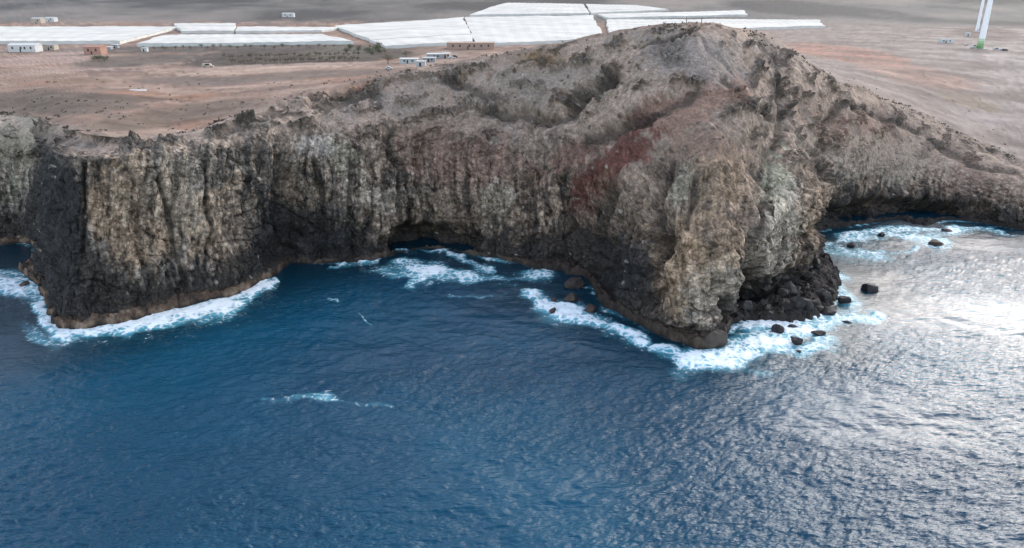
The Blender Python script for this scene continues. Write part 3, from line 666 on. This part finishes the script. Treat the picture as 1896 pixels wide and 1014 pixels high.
boulder(1609, 537, 38, .75, 'black boulder standing alone in open water, farthest right of the rock pile', seed=3, rz=0)
boulder(1543, 509, 28, 1.2, 'tall black boulder at the outer corner of the rock pile', seed=4)
boulder(1519, 505, 24, 1.0, 'rounded black boulder tucked just left of the tall corner boulder', seed=14)
boulder(1562, 560, 40, .6, 'broad low black boulder right of the rock pile, foam around it', seed=5, rz=0)
boulder(1531, 580, 52, .5, 'long flat black slab at the lower right foot of the rock pile', seed=6, rz=0.2)
boulder(1440, 616, 36, .85, 'pointed black boulder in white surf in front of the rock pile', seed=7)
boulder(1475, 636, 30, .95, 'black boulder nearest the camera in the white surf, pyramid shaped', seed=8)
boulder(1516, 619, 30, .4, 'low flat black rock awash in the surf, right of the pyramid boulder', seed=9, rz=0)
boulder(1478, 652, 15, .4, 'very small rock awash below the pyramid boulder', seed=10)
boulder(1458, 588, 50, .8, 'big square black block on the waterfront of the rock pile', seed=11)
boulder(1492, 582, 32, .8, 'black block wedged between the big square block and the flat slab', seed=12)
boulder(1470, 606, 34, .35, 'flat black rock awash under the big square block', seed=13, rz=0)
boulder(1568, 597, 26, .3, 'thin black rock just breaking the surf below the broad low boulder', seed=15, rz=0)
boulder(1630, 437, 22, .8, 'dark rock in the foam of the far right cove', seed=16)
boulder(1575, 455, 20, .7, 'dark rock in the foam near the inner end of the right cove', seed=26)
boulder(1734, 452, 40, .3, 'low reddish rock with surf breaking on its front, right cove', seed=17, c=brown, rz=0)
boulder(1755, 428, 26, .4, 'brown rock between foam bands under the right sea cave', seed=18, c=brown, rz=0)
boulder(1026, 558, 18, .9, 'upper of two reddish rocks in foam left of the headland', seed=19, c=brown)
boulder(1024, 578, 28, .7, 'lower and larger of two reddish rocks in foam left of the headland', seed=20, c=brown)
boulder(1058, 556, 46, .55, 'wide brown boulder at the edge of the shelf left of the headland', seed=21, c=(0.06,0.045,0.038))
boulder(1066, 530, 50, .6, 'dark flat-topped boulder on the shelf left of the headland', seed=22, c=(0.05,0.04,0.036))
boulder(1092, 575, 40, .6, 'brown boulder on the lower shelf under the dark wall', seed=23, c=brown)
boulder(46, 529, 26, .8, 'reddish rock in white foam at the far left edge', seed=24, c=brown)
boulder(1318, 640, 60, .9, 'rugged brown rock at the very tip of the headland', seed=25, c=(0.075,0.06,0.05), dr=.9)
boulder(1335, 620, 46, 1.0, 'dark rock behind the rugged tip of the headland', seed=27, c=(0.055,0.047,0.04))
poly = [(1362, 560), (1400, 520), (1500, 485), (1538, 535), (1530, 575), (1450, 588), (1370, 590)]
def inside(x, y):
    r = False
    for (x0, y0), (x1, y1) in zip(poly, poly[1:] + poly[:1]):
        if (y0 > y) != (y1 > y) and x < (x1 - x0) * (y - y0) / (y1 - y0) + x0: r = not r
    return r
cnt = 0
while cnt < 72:
    bx_, by_ = random.uniform(1355, 1540), random.uniform(485, 592)
    if not inside(bx_, by_): continue
    shade = random.uniform(.7, 1.6)
    boulder(bx_, by_, random.choice([12, 16, 20, 24, 30, 36]), random.uniform(.6, .95), 'black boulder in the heap of fallen rocks under the overhang', 'fallen rocks heaped under the overhang',
            c=tuple(v * shade for v in (0.034, 0.031, 0.029)), pos=on_rock(bx_, by_, NB, NB + NS + 25)); cnt += 1

# ------------------------------------------------------------------ greenhouses
def mesh_from(name, V, Fc, mat, parent=None, smooth=False):
    me = bpy.data.meshes.new(name); me.from_pydata([tuple(map(float, v)) for v in V], [], Fc); me.update()
    if smooth: me.polygons.foreach_set('use_smooth', np.ones(len(me.polygons), bool))
    return link(name, me, mat, parent)
net_roof = plain_mat('white_shade_net', (0.52, 0.50, 0.45), 0.9, 0.14, 0.03)
net_wall = plain_mat('weathered_net_wall', (0.55, 0.54, 0.50), 0.8, 0.12, 0.1)
def greenhouse(fl, fr, br, bl, label, h=2.3, span=11.0):
    q = [on_land(*p, h) for p in (fl, fr, br, bl)]
    o0 = sum(q) / 4; root = empty('greenhouse', (o0[0], o0[1], o0[2] - h)); q = [v - np.array(root.location) for v in q]
    nu = max(4, int(np.linalg.norm(q[1] - q[0]) / span)) * 2; nv = 14
    V = []; Fc = []; gl = []
    for j in range(nv + 1):
        for i in range(nu + 1):
            a, b_ = i / nu, j / nv
            p = (q[0] * (1 - a) + q[1] * a) * (1 - b_) + (q[3] * (1 - a) + q[2] * a) * b_
            gz = land_base(np.array(p[0] + o0[0]), np.array(p[1] + o0[1])) - (o0[2] - h)
            zt = float(gz) + h + 0.5 * float(noise(p[0] / 40, p[1] / 60, 0, 3)); p = p + np.array((2.2 * float(noise(p[0] / 25, p[1] / 25, 0, 4)), 5 * float(noise(p[0] / 30, p[1] / 30, 0, 5)), 0))
            V.append((p[0], p[1], zt + (0.3 if i % 2 else 0.0))); gl.append(float(gz) - 1.5)
    nb = max(1, min(5, int(np.linalg.norm(q[3] - q[0]) / 45))); cuts = [round(nv * t / nb) for t in range(nb + 1)]
    for j0, j1 in zip(cuts[:-1], cuts[1:]):                  # bays with a narrow gutter between them
        VV = [list(v) for v in V[j0 * (nu + 1):(j1 + 1) * (nu + 1)]]; m = len(VV) // (nu + 1); dzb = 0.12 * random.uniform(-1, 1)
        for i in range(nu + 1):
            a0, a1, b0, b1 = VV[i], VV[nu + 1 + i], VV[(m - 1) * (nu + 1) + i], VV[(m - 2) * (nu + 1) + i]
            ln = max(1.0, math.hypot(a1[0] - a0[0], a1[1] - a0[1])); t = min(.3, .4 / ln)
            for u_, w_ in ((a0, a1), (b0, b1)):
                for c in (0, 1): u_[c] += (w_[c] - u_[c]) * t
        for v in VV: v[2] += dzb
        mesh_from('roof_panel', VV, [(j * (nu + 1) + i, j * (nu + 1) + i + 1, (j + 1) * (nu + 1) + i + 1, (j + 1) * (nu + 1) + i) for j in range(m - 1) for i in range(nu)], net_roof, root)
    edges = [[i for i in range(nu + 1)], [j * (nu + 1) + nu for j in range(nv + 1)], [nv * (nu + 1) + i for i in range(nu, -1, -1)], [j * (nu + 1) for j in range(nv, -1, -1)]]
    for e in edges:
        VV = [(V[k][0], V[k][1], V[k][2] - 0.05) for k in e] + [(V[k][0], V[k][1], gl[k]) for k in e]; m = len(e)
        mesh_from('wall', VV, [(i, m + i, m + i + 1, i + 1) for i in range(m - 1)], net_wall, root)
    return tag(root, label, 'greenhouse', 'white shade-net greenhouses on the plain')
greenhouse((-160,77), (222,76), (330,49), (-160,49), 'long white greenhouse at the far left edge, house in front of it')
greenhouse((252,81), (655,75.5), (598,62.5), (306,63.5), 'white greenhouse nearest the dark orchard, dark gap behind it')
greenhouse((338,57), (434,57), (434,42.5), (322,43), 'short raised white greenhouse behind the dark gap, left half')
greenhouse((438,57.5), (596,55), (632,50), (438,49), 'thin white greenhouse strip behind the dark gap, right half')
greenhouse((714,84), (878,76), (858,31), (618,47), 'broad white greenhouse left of the summit, above the farm sheds')
greenhouse((880,80), (1122,72), (1098,28), (860,31), 'broad white greenhouse directly behind the left slope of the hill')
greenhouse((868,27), (1090,24), (1080,7), (938,5), 'rearmost white greenhouse at the top edge, left of two')
greenhouse((1094,24), (1238,16.5), (1180,9), (1085,7), 'rearmost white greenhouse at the top edge, right of two')
greenhouse((1126,33), (1384,27), (1376,18.5), (1106,26), 'narrow white greenhouse between the rearmost ones and the summit')
greenhouse((1126,64), (1526,47), (1516,37), (1124,36), 'white greenhouse right of the summit, ending in a square corner')

# ------------------------------------------------------------------ farm buildings, vehicles, plants, turbines
def box(V, Fc, x0, x1, y0, y1, z0, z1):
    k = len(V); V += [(x0,y0,z0),(x1,y0,z0),(x1,y1,z0),(x0,y1,z0),(x0,y0,z1),(x1,y0,z1),(x1,y1,z1),(x0,y1,z1)]
    Fc += [tuple(k + i for i in f) for f in ((0,3,2,1),(4,5,6,7),(0,1,5,4),(1,2,6,5),(2,3,7,6),(3,0,4,7))]
def ground_at(x, y): return on_rock(x, y, CR, R)
M = {k: plain_mat(k, c, 0.8, 0.1, 0.8) for k, c in dict(whitewash=(0.52,0.51,0.49), beige=(0.42,0.36,0.29), salmon=(0.36,0.21,0.16), brick=(0.34,0.24,0.19), tin=(0.42,0.43,0.42), dark=(0.05,0.05,0.05), grey=(0.3,0.3,0.3), wood=(0.13,0.10,0.08), rubber=(0.03,0.03,0.03), silver=(0.5,0.5,0.5)).items()}
glass = plain_mat('window_glass', (0.04, 0.05, 0.06), 0.15, 0.1, 1, 0.5)
def house(name, cat, x, y, wpx, h, dep, wall, roof, label, nwin=2, gable=0.0, group=None, rz=0.0, over=0.3):
    p = ground_at(x, y); w = wpx * math.hypot(p[1], CAM_H - p[2]) / F
    root = empty(name, (p[0], p[1], p[2]), rz)
    V, Fc = [], []; box(V, Fc, -w/2, w/2, 0, dep, -1.0, h); mesh_from('wall', V, Fc, M[wall], root)
    if gable:
        a = over; V = [(-w/2-a,-a,h+.02),(w/2+a,-a,h+.02),(w/2+a,dep+a,h+.02),(-w/2-a,dep+a,h+.02),(-w/2-a,dep/2,h+gable),(w/2+a,dep/2,h+gable)]
        mesh_from('roof', V, [(0,1,5,4),(2,3,4,5),(0,4,3),(1,2,5),(0,3,2,1)], M[roof], root)
    else:
        V, Fc = [], []; box(V, Fc, -w/2-over, w/2+over, -over, dep+over, h+.01, h+.3); mesh_from('roof', V, Fc, M[roof], root)
    V, Fc = [], []; box(V, Fc, -w*.06-.45, -w*.06+.45, -.06, .02, 0, min(2.1, h*.8)); mesh_from('door', V, Fc, M['dark'], root)
    for i in range(nwin):
        cx = (i + .5) / nwin * w * .9 - w * .45
        if abs(cx + w * .06) < 1.2: cx += 1.6
        V, Fc = [], []; box(V, Fc, cx-.6, cx+.6, -.05, .02, h*.42, h*.78); mesh_from('window', V, Fc, glass, root)
    return tag(root, label, cat, group)
house('farmhouse', 'house', 42, 95, 48, 4.6, 9, 'whitewash', 'whitewash', 'white farmhouse in front of the far left greenhouse', 4, 1.2)
house('shed', 'shed', 91, 93, 18, 3.6, 6, 'beige', 'grey', 'beige shed right of the white farmhouse', 1)
house('barn', 'barn', 171, 100, 30, 4.8, 9, 'salmon', 'salmon', 'salmon-coloured barn on the left of the plain', 2, 1.4)
house('shed', 'shed', 195, 92, 20, 1.8, 4, 'grey', 'whitewash', 'low white-roofed shed just behind the salmon barn', 0)
house('shed', 'shed', 212, 90, 10, 2.4, 3, 'grey', 'whitewash', 'tiny white-roofed hut right of the low shed', 0)
house('shed', 'shed', 266, 94, 10, 2.2, 3, 'whitewash', 'whitewash', 'tiny white hut under the dark-gap greenhouse', 0)
house('barn', 'barn', 872, 91, 84, 4.2, 12, 'brick', 'brick', 'long brown brick barn right of the farm sheds', 6, 0)
house('shed', 'shed', 806, 108, 30, 2.6, 7, 'grey', 'whitewash', 'white-roofed farm shed, upper one of the cluster on the cliff top', 1)
house('shed', 'shed', 826, 107, 14, 2.8, 6, 'beige', 'whitewash', 'small white-roofed shed at the right end of the farm cluster', 1)
house('shed', 'shed', 794, 115, 22, 2.4, 5, 'grey', 'tin', 'grey-green tin shed in the middle of the farm cluster', 1, 0.5)
house('shed', 'shed', 757, 117, 32, 2.4, 6, 'tin', 'whitewash', 'long white-roofed shed at the left end of the farm cluster', 2)
house('shed', 'shed', 779, 122, 16, 2.0, 4, 'tin', 'tin', 'pale tin hut at the front of the farm cluster', 0)
house('house', 'house', 68, 43, 16, 5.5, 9, 'beige', 'tin', 'pale hillside house above the far left greenhouse, left one', 1, 1.0)
house('house', 'house', 92, 41, 16, 4.5, 9, 'whitewash', 'tin', 'pale hillside house above the far left greenhouse, right one', 1, 1.0)
house('house', 'house', 533, 31, 20, 4.5, 8, 'whitewash', 'tin', 'lone white house on the grey hillside above the greenhouses', 2, 1.0)
house('container', 'container', 1752, 80, 25, 2.9, 3, 'whitewash', 'tin', 'long white container left of the wind turbine', 2, over=.05)
house('cabin', 'cabin', 1792, 67, 8, 3.0, 3, 'whitewash', 'whitewash', 'small white cabin behind the wind turbine', 0)
# white tarpaulin on the red soil
p = ground_at(257, 166); tw = 32 * math.hypot(p[1], CAM_H - p[2]) / F
gx, gy = np.meshgrid(np.linspace(-tw/2, tw/2, 24), np.linspace(-1, 1, 8), indexing='ij')
gz = 0.55 * np.cos(gy * 1.45) + 0.15 * noise(gx * .9, gy * 1.5, 0, 3) - .1
o = link('tarpaulin', grid_mesh('tarpaulin', np.stack([gx, gy * 1.3, gz], -1)), M['whitewash']); o.location = tuple(p); tag(o, 'long white tarpaulin spread over a heap on the red soil', 'tarpaulin')

def vehicle(x, y, wpx, paint, label, rz=0.0, van=False, name=None):
    p = ground_at(x, y); Lg = max(3.8, min(6.5, wpx * math.hypot(p[1], CAM_H - p[2]) / F)); k = Lg / 4.4
    root = empty(name or ('van' if van else 'car'), tuple(p), rz)
    hh = 2.1 if van else 1.45
    prof = [(-2.2,.35),(2.2,.35),(2.2,.85),(1.5,.98),(1.0,hh),(-1.9,hh),(-2.2,1.0)] if van else [(-2.2,.35),(2.2,.35),(2.2,.75),(1.2,.95),(.6,hh),(-1.2,hh),(-1.8,.98),(-2.2,.9)]
    m = len(prof); V = [(a*k, -.85, b_) for a, b_ in prof] + [(a*k, .85, b_) for a, b_ in prof]
    mesh_from('body', V, [tuple(range(m)), tuple(range(2*m-1, m-1, -1))] + [(i, m+i, m+(i+1)%m, (i+1)%m) for i in range(m)], M[paint], root)
    for sgn in (-1, 1):
        V, Fc = [], []; box(V, Fc, -1.0*k, .65*k, sgn*.85-.03, sgn*.85+.03, 1.0, hh-.15); mesh_from('window', V, Fc, glass, root)
        for wx_ in (-1.35, 1.35):
            V = []; 
            for yy in (-.1, .1):
                V += [(wx_*k + .34*math.cos(t*math.pi/6), sgn*.86+yy, .34 + .34*math.sin(t*math.pi/6)) for t in range(12)]
            mesh_from('wheel', V, [tuple(range(12)), tuple(range(23, 11, -1))] + [(i, (i+1)%12, 12+(i+1)%12, 12+i) for i in range(12)], M['rubber'], root)
    return tag(root, label, 'van' if van else 'car')
vehicle(1804, 86, 10, 'whitewash', 'white van parked left of the turbine foot', 0.2, True)
vehicle(1801, 90, 9, 'whitewash', 'white car nearest the left side of the turbine foot', 0.1)
vehicle(1788, 84, 7, 'silver', 'grey car parked between container and turbine', 0.6)
vehicle(1844, 93, 11, 'whitewash', 'white van parked right of the turbine foot', 0.0, True)
vehicle(1854, 94, 9, 'whitewash', 'white car between the white van and the dark car', 0.0)
vehicle(1861, 94, 9, 'dark', 'dark car at the right end of the parked row by the turbine', 0.1)
vehicle(836, 109, 14, 'whitewash', 'white car parked right of the farm shed cluster', 0.1)
vehicle(842, 106, 10, 'dark', 'dark car parked beside the farm shed cluster', -0.2)
vehicle(840, 90, 12, 'whitewash', 'white van parked left of the brick barn', 0.0, True)
vehicle(720, 128, 12, 'silver', 'grey car at the cliff-top track left of the farm cluster', 0.1)
vehicle(386, 123, 24, 'beige', 'beige truck standing at the corner of the dry orchard', 0.0, True)

leafm = plain_mat('dusty_leaves', (0.10, 0.105, 0.065), 0.8, 0.35, 1.5); drym = plain_mat('dry_leaves', (0.17, 0.14, 0.10), 0.85, 0.3, 1.5); bark = M['wood']
def shrub_meshes(seed, lm):
    r = np.random.default_rng(seed); V, Fc = [], []
    def limb(a, b_, r0, r1):
        k = len(V); d = np.array(b_) - np.array(a); d /= np.linalg.norm(d); e = np.cross(d, (0.3, 1, 0.2)); e /= np.linalg.norm(e); g = np.cross(d, e)
        for q, rr in ((a, r0), (b_, r1)):
            V.extend(tuple(np.array(q) + rr * (math.cos(t * 1.2566) * e + math.sin(t * 1.2566) * g)) for t in range(5))
        Fc.extend((k + t, k + (t + 1) % 5, k + 5 + (t + 1) % 5, k + 5 + t) for t in range(5))
    limb((0, 0, -.3), (0.05, 0, .9), .13, .09); cs = []
    for i in range(6):
        a = i * 1.05 + r.uniform(-.3, .3); e = (math.cos(a) * r.uniform(.5, 1), math.sin(a) * r.uniform(.5, 1), r.uniform(1.3, 2.3)); limb((0.05, 0, .85), e, .07, .02); cs.append(e)
    me = bpy.data.meshes.new('trunk'); me.from_pydata(V, [], Fc); me.materials.append(bark)
    V2, F2 = [], []
    for c in cs + [(0, 0, 2.0), (0.2, .2, 1.6)]:
        for _ in range(26):
            q = np.array(c) + r.normal(size=3) * (.38, .38, .32); u = r.normal(size=3); u /= np.linalg.norm(u); w = np.cross(u, r.normal(size=3)); w /= np.linalg.norm(w); l = r.uniform(.1, .2)
            k = len(V2); V2 += [tuple(q - u * l), tuple(q + w * l * .6), tuple(q + u * l), tuple(q - w * l * .6)]; F2.append((k, k + 1, k + 2, k + 3))
    m2 = bpy.data.meshes.new('crown'); m2.from_pydata(V2, [], F2); m2.materials.append(lm)
    return me, m2
SH = [shrub_meshes(i, leafm if i < 3 else drym) for i in range(6)]
def shrub(x, y, sc, kind, label, group, name='shrub'):
    p = ground_at(x, y); o = empty(name, tuple(p), random.uniform(0, 6.28)); o.scale = (sc * random.uniform(.9, 1.5), sc * random.uniform(.9, 1.4), sc)
    a, b_ = SH[kind]; link('trunk', a, None, o); link('crown', b_, None, o); return tag(o, label, 'shrub', group)
for i in range(34):
    shrub(430 + i * 7 + random.uniform(-2, 2), 117.5 - i * .17 + random.uniform(-.6, .6), random.uniform(.9, 1.4), random.randrange(3, 6), 'dry brown shrub in the front row of the dry orchard', 'front row of the dry orchard')
for i in range(30):
    shrub(415 + i * 8.5 + random.uniform(-3, 3), 108 - i * .2 + random.uniform(-1, 1), random.uniform(.8, 1.3), random.randrange(2, 6), 'dusty shrub in the middle row of the dry orchard', 'middle row of the dry orchard')
for i in range(26):
    shrub(270 + i * 14 + random.uniform(-5, 5), 92 - i * .15 + random.uniform(-2, 2), random.uniform(.8, 1.3), random.randrange(0, 6), 'dusty shrub along the dark strip below the greenhouses', 'shrubs below the greenhouses')
for i in range(22):
    shrub(random.uniform(640, 712), random.uniform(88, 104), random.uniform(1, 1.7), random.randrange(0, 3), 'grey-green bush in the thicket at the right end of the orchard', 'thicket at the right end of the orchard')
for i in range(7):
    shrub(172 + i * 4.5, 113 + random.uniform(-2, 1), random.uniform(1.0, 1.5), random.randrange(0, 3), 'green-grey bush in the clump below the salmon barn', 'clump below the salmon barn')
shrub(718, 117, 2.2, 4, 'brown bush alone left of the farm sheds', None); shrub(752, 106, 1.8, 4, 'brown bush above the left farm shed', None)

# wind turbines
tw_white = plain_mat('turbine_white', (0.78, 0.79, 0.80), 0.4, 0.03, 0.3, 0.4)
greens = [plain_mat('turbine_green_%d' % i, c, 0.45, 0.03, 0.3, 0.4) for i, c in enumerate([(0.08,0.24,0.06),(0.18,0.34,0.13),(0.32,0.45,0.25),(0.48,0.57,0.42)])]
def lathe(pr, seg=28):
    V, Fc = [], []
    for r_, z_ in pr: V += [(r_ * math.cos(2 * math.pi * t / seg), r_ * math.sin(2 * math.pi * t / seg), z_) for t in range(seg)]
    for j in range(len(pr) - 1):
        Fc += [(j * seg + t, j * seg + (t + 1) % seg, (j + 1) * seg + (t + 1) % seg, (j + 1) * seg + t) for t in range(seg)]
    return V, Fc
def turbine(x, y, wpx, hub, label, green):
    p = ground_at(x, y); D_ = math.hypot(p[1], CAM_H - p[2]); r0 = wpx * D_ / F / 2
    root = empty('wind_turbine', tuple(p)); rad = lambda z_: r0 * (1 - 0.5 * z_ / hub)
    z0 = 0.0
    if green:
        for g, zz in zip(greens, (2.0, 4.0, 6.0, 8.0)):
            mesh_from('painted_band', *lathe([(rad(z0), z0), (rad(zz), zz)]), g, root, True); z0 = zz
    mesh_from('tower', *lathe([(rad(z0), z0)] + [(rad(h_), h_) for h_ in np.linspace(z0, hub, 8)[1:]]), tw_white, root, True)
    mesh_from('foundation', *lathe([(r0 * 2.2, -1.0), (r0 * 2.2, 0.15), (0.01, 0.15)]), M['grey'], root)
    V, Fc = [], []; box(V, Fc, -.5, .5, -r0 - .08, -r0 + .3, .3, 2.4); mesh_from('door', V, Fc, M['grey'], root)
    V, Fc = lathe([(0.3, -5), (1.5, -4), (1.9, 0), (1.6, 3), (.9, 4)], 16); V = [(a, -c, b_ + hub + 1) for a, b_, c in V]
    mesh_from('nacelle', V, Fc, tw_white, root, True)
    V, Fc = lathe([(1.2, 0), (1.1, 1.2), (.5, 2.2), (.02, 2.5)], 16); V = [(a, -c - 3.6, b_ + hub + 1) for a, b_, c in V]
    mesh_from('hub', V, Fc, tw_white, root, True)
    for kk in range(3):
        an = math.radians(90 + 120 * kk); V, Fc = [], []
        for j, (l, c_, t_) in enumerate([(0, .5, .5), (2, .6, .5), (5, 1.2, .3), (10, 1.0, .2), (16, .7, .13), (22, .15, .05)]):
            for a_, b_ in ((-c_, 0), (0, -t_), (c_ * .6, 0), (0, t_)):
                V.append((a_ * math.sin(an) + (l + .8) * math.cos(an), -4.6 + b_, hub + 1 + (l + .8) * math.sin(an) - a_ * math.cos(an)))
            if j: Fc += [((j-1)*4+q, (j-1)*4+(q+1)%4, j*4+(q+1)%4, j*4+q) for q in range(4)]
        mesh_from('blade', V, Fc, tw_white, root, True)
    return tag(root, label, 'wind turbine')
turbine(1815, 90, 11, 68, 'nearer white wind turbine tower with green painted foot, top right', True)
turbine(1808.5, 58, 5.4, 72, 'farther slimmer white wind turbine tower, left of the nearer one', False)

# marker posts on the summit
for px_, lab in ((1271, 'thin marker post on the summit ridge, left of two'), (1298, 'thin marker post at the very top of the summit, right of two')):
    p = on_rock(px_, 43, CR - 12, CR + 3)
    V, Fc = lathe([(.16, -.6), (.12, 1.6), (.10, 2.3), (.01, 2.35)], 8); k = len(V)
    o = mesh_from('marker_post', V, Fc, M['wood']); o.location = tuple(p); tag(o, lab, 'post')


# ------------------------------------------------------------------ low scrub on the cliff top and the upper slopes
tuft_c, tuft_m = [], []
pk = sstep(0.1, 0.6, e2[CR - 30:CR + 75] + 0.5 * e1[CR - 30:CR + 75]) * (1 - sstep(300, 420, y[CR - 30:CR + 75])) + 0.18 * (rowi[CR - 30:CR + 75] < CR + 4) * sstep(0.0, 0.5, n_a[CR - 30:CR + 75])
pk = (pk * (PX[CR - 30:CR + 75] > -60) * (PX[CR - 30:CR + 75] < 1960)).reshape(-1); pk /= pk.sum()
ids = rng.choice(len(pk), 1500, replace=False, p=pk); pts_ = P2[CR - 30:CR + 75].reshape(-1, 3)[ids]
V, Fc = [], []
for p in pts_:
    sc = 0.18 + 0.75 * rng.random() ** 2.5
    for _ in range(7):
        a = rng.uniform(0, 6.28); r_ = sc * rng.uniform(.1, .9); c = p + np.array((r_ * math.cos(a), r_ * math.sin(a), sc * rng.uniform(.1, .7)))
        u = rng.normal(size=3); u /= np.linalg.norm(u); w = np.cross(u, rng.normal(size=3)); w /= np.linalg.norm(w); k = len(V); l = sc * .45
        V += [tuple(c - u * l), tuple(c + w * l * .7), tuple(c + u * l), tuple(c - w * l * .7)]; Fc.append((k, k + 1, k + 2, k + 3))
scrubm = plain_mat('dry_scrub', (0.085, 0.075, 0.055), 0.9, 0.4, 0.3)
o = mesh_from('low_scrub', V, Fc, scrubm); o['kind'] = 'stuff'; o['label'] = 'dark low scrub dotted over the cliff top'
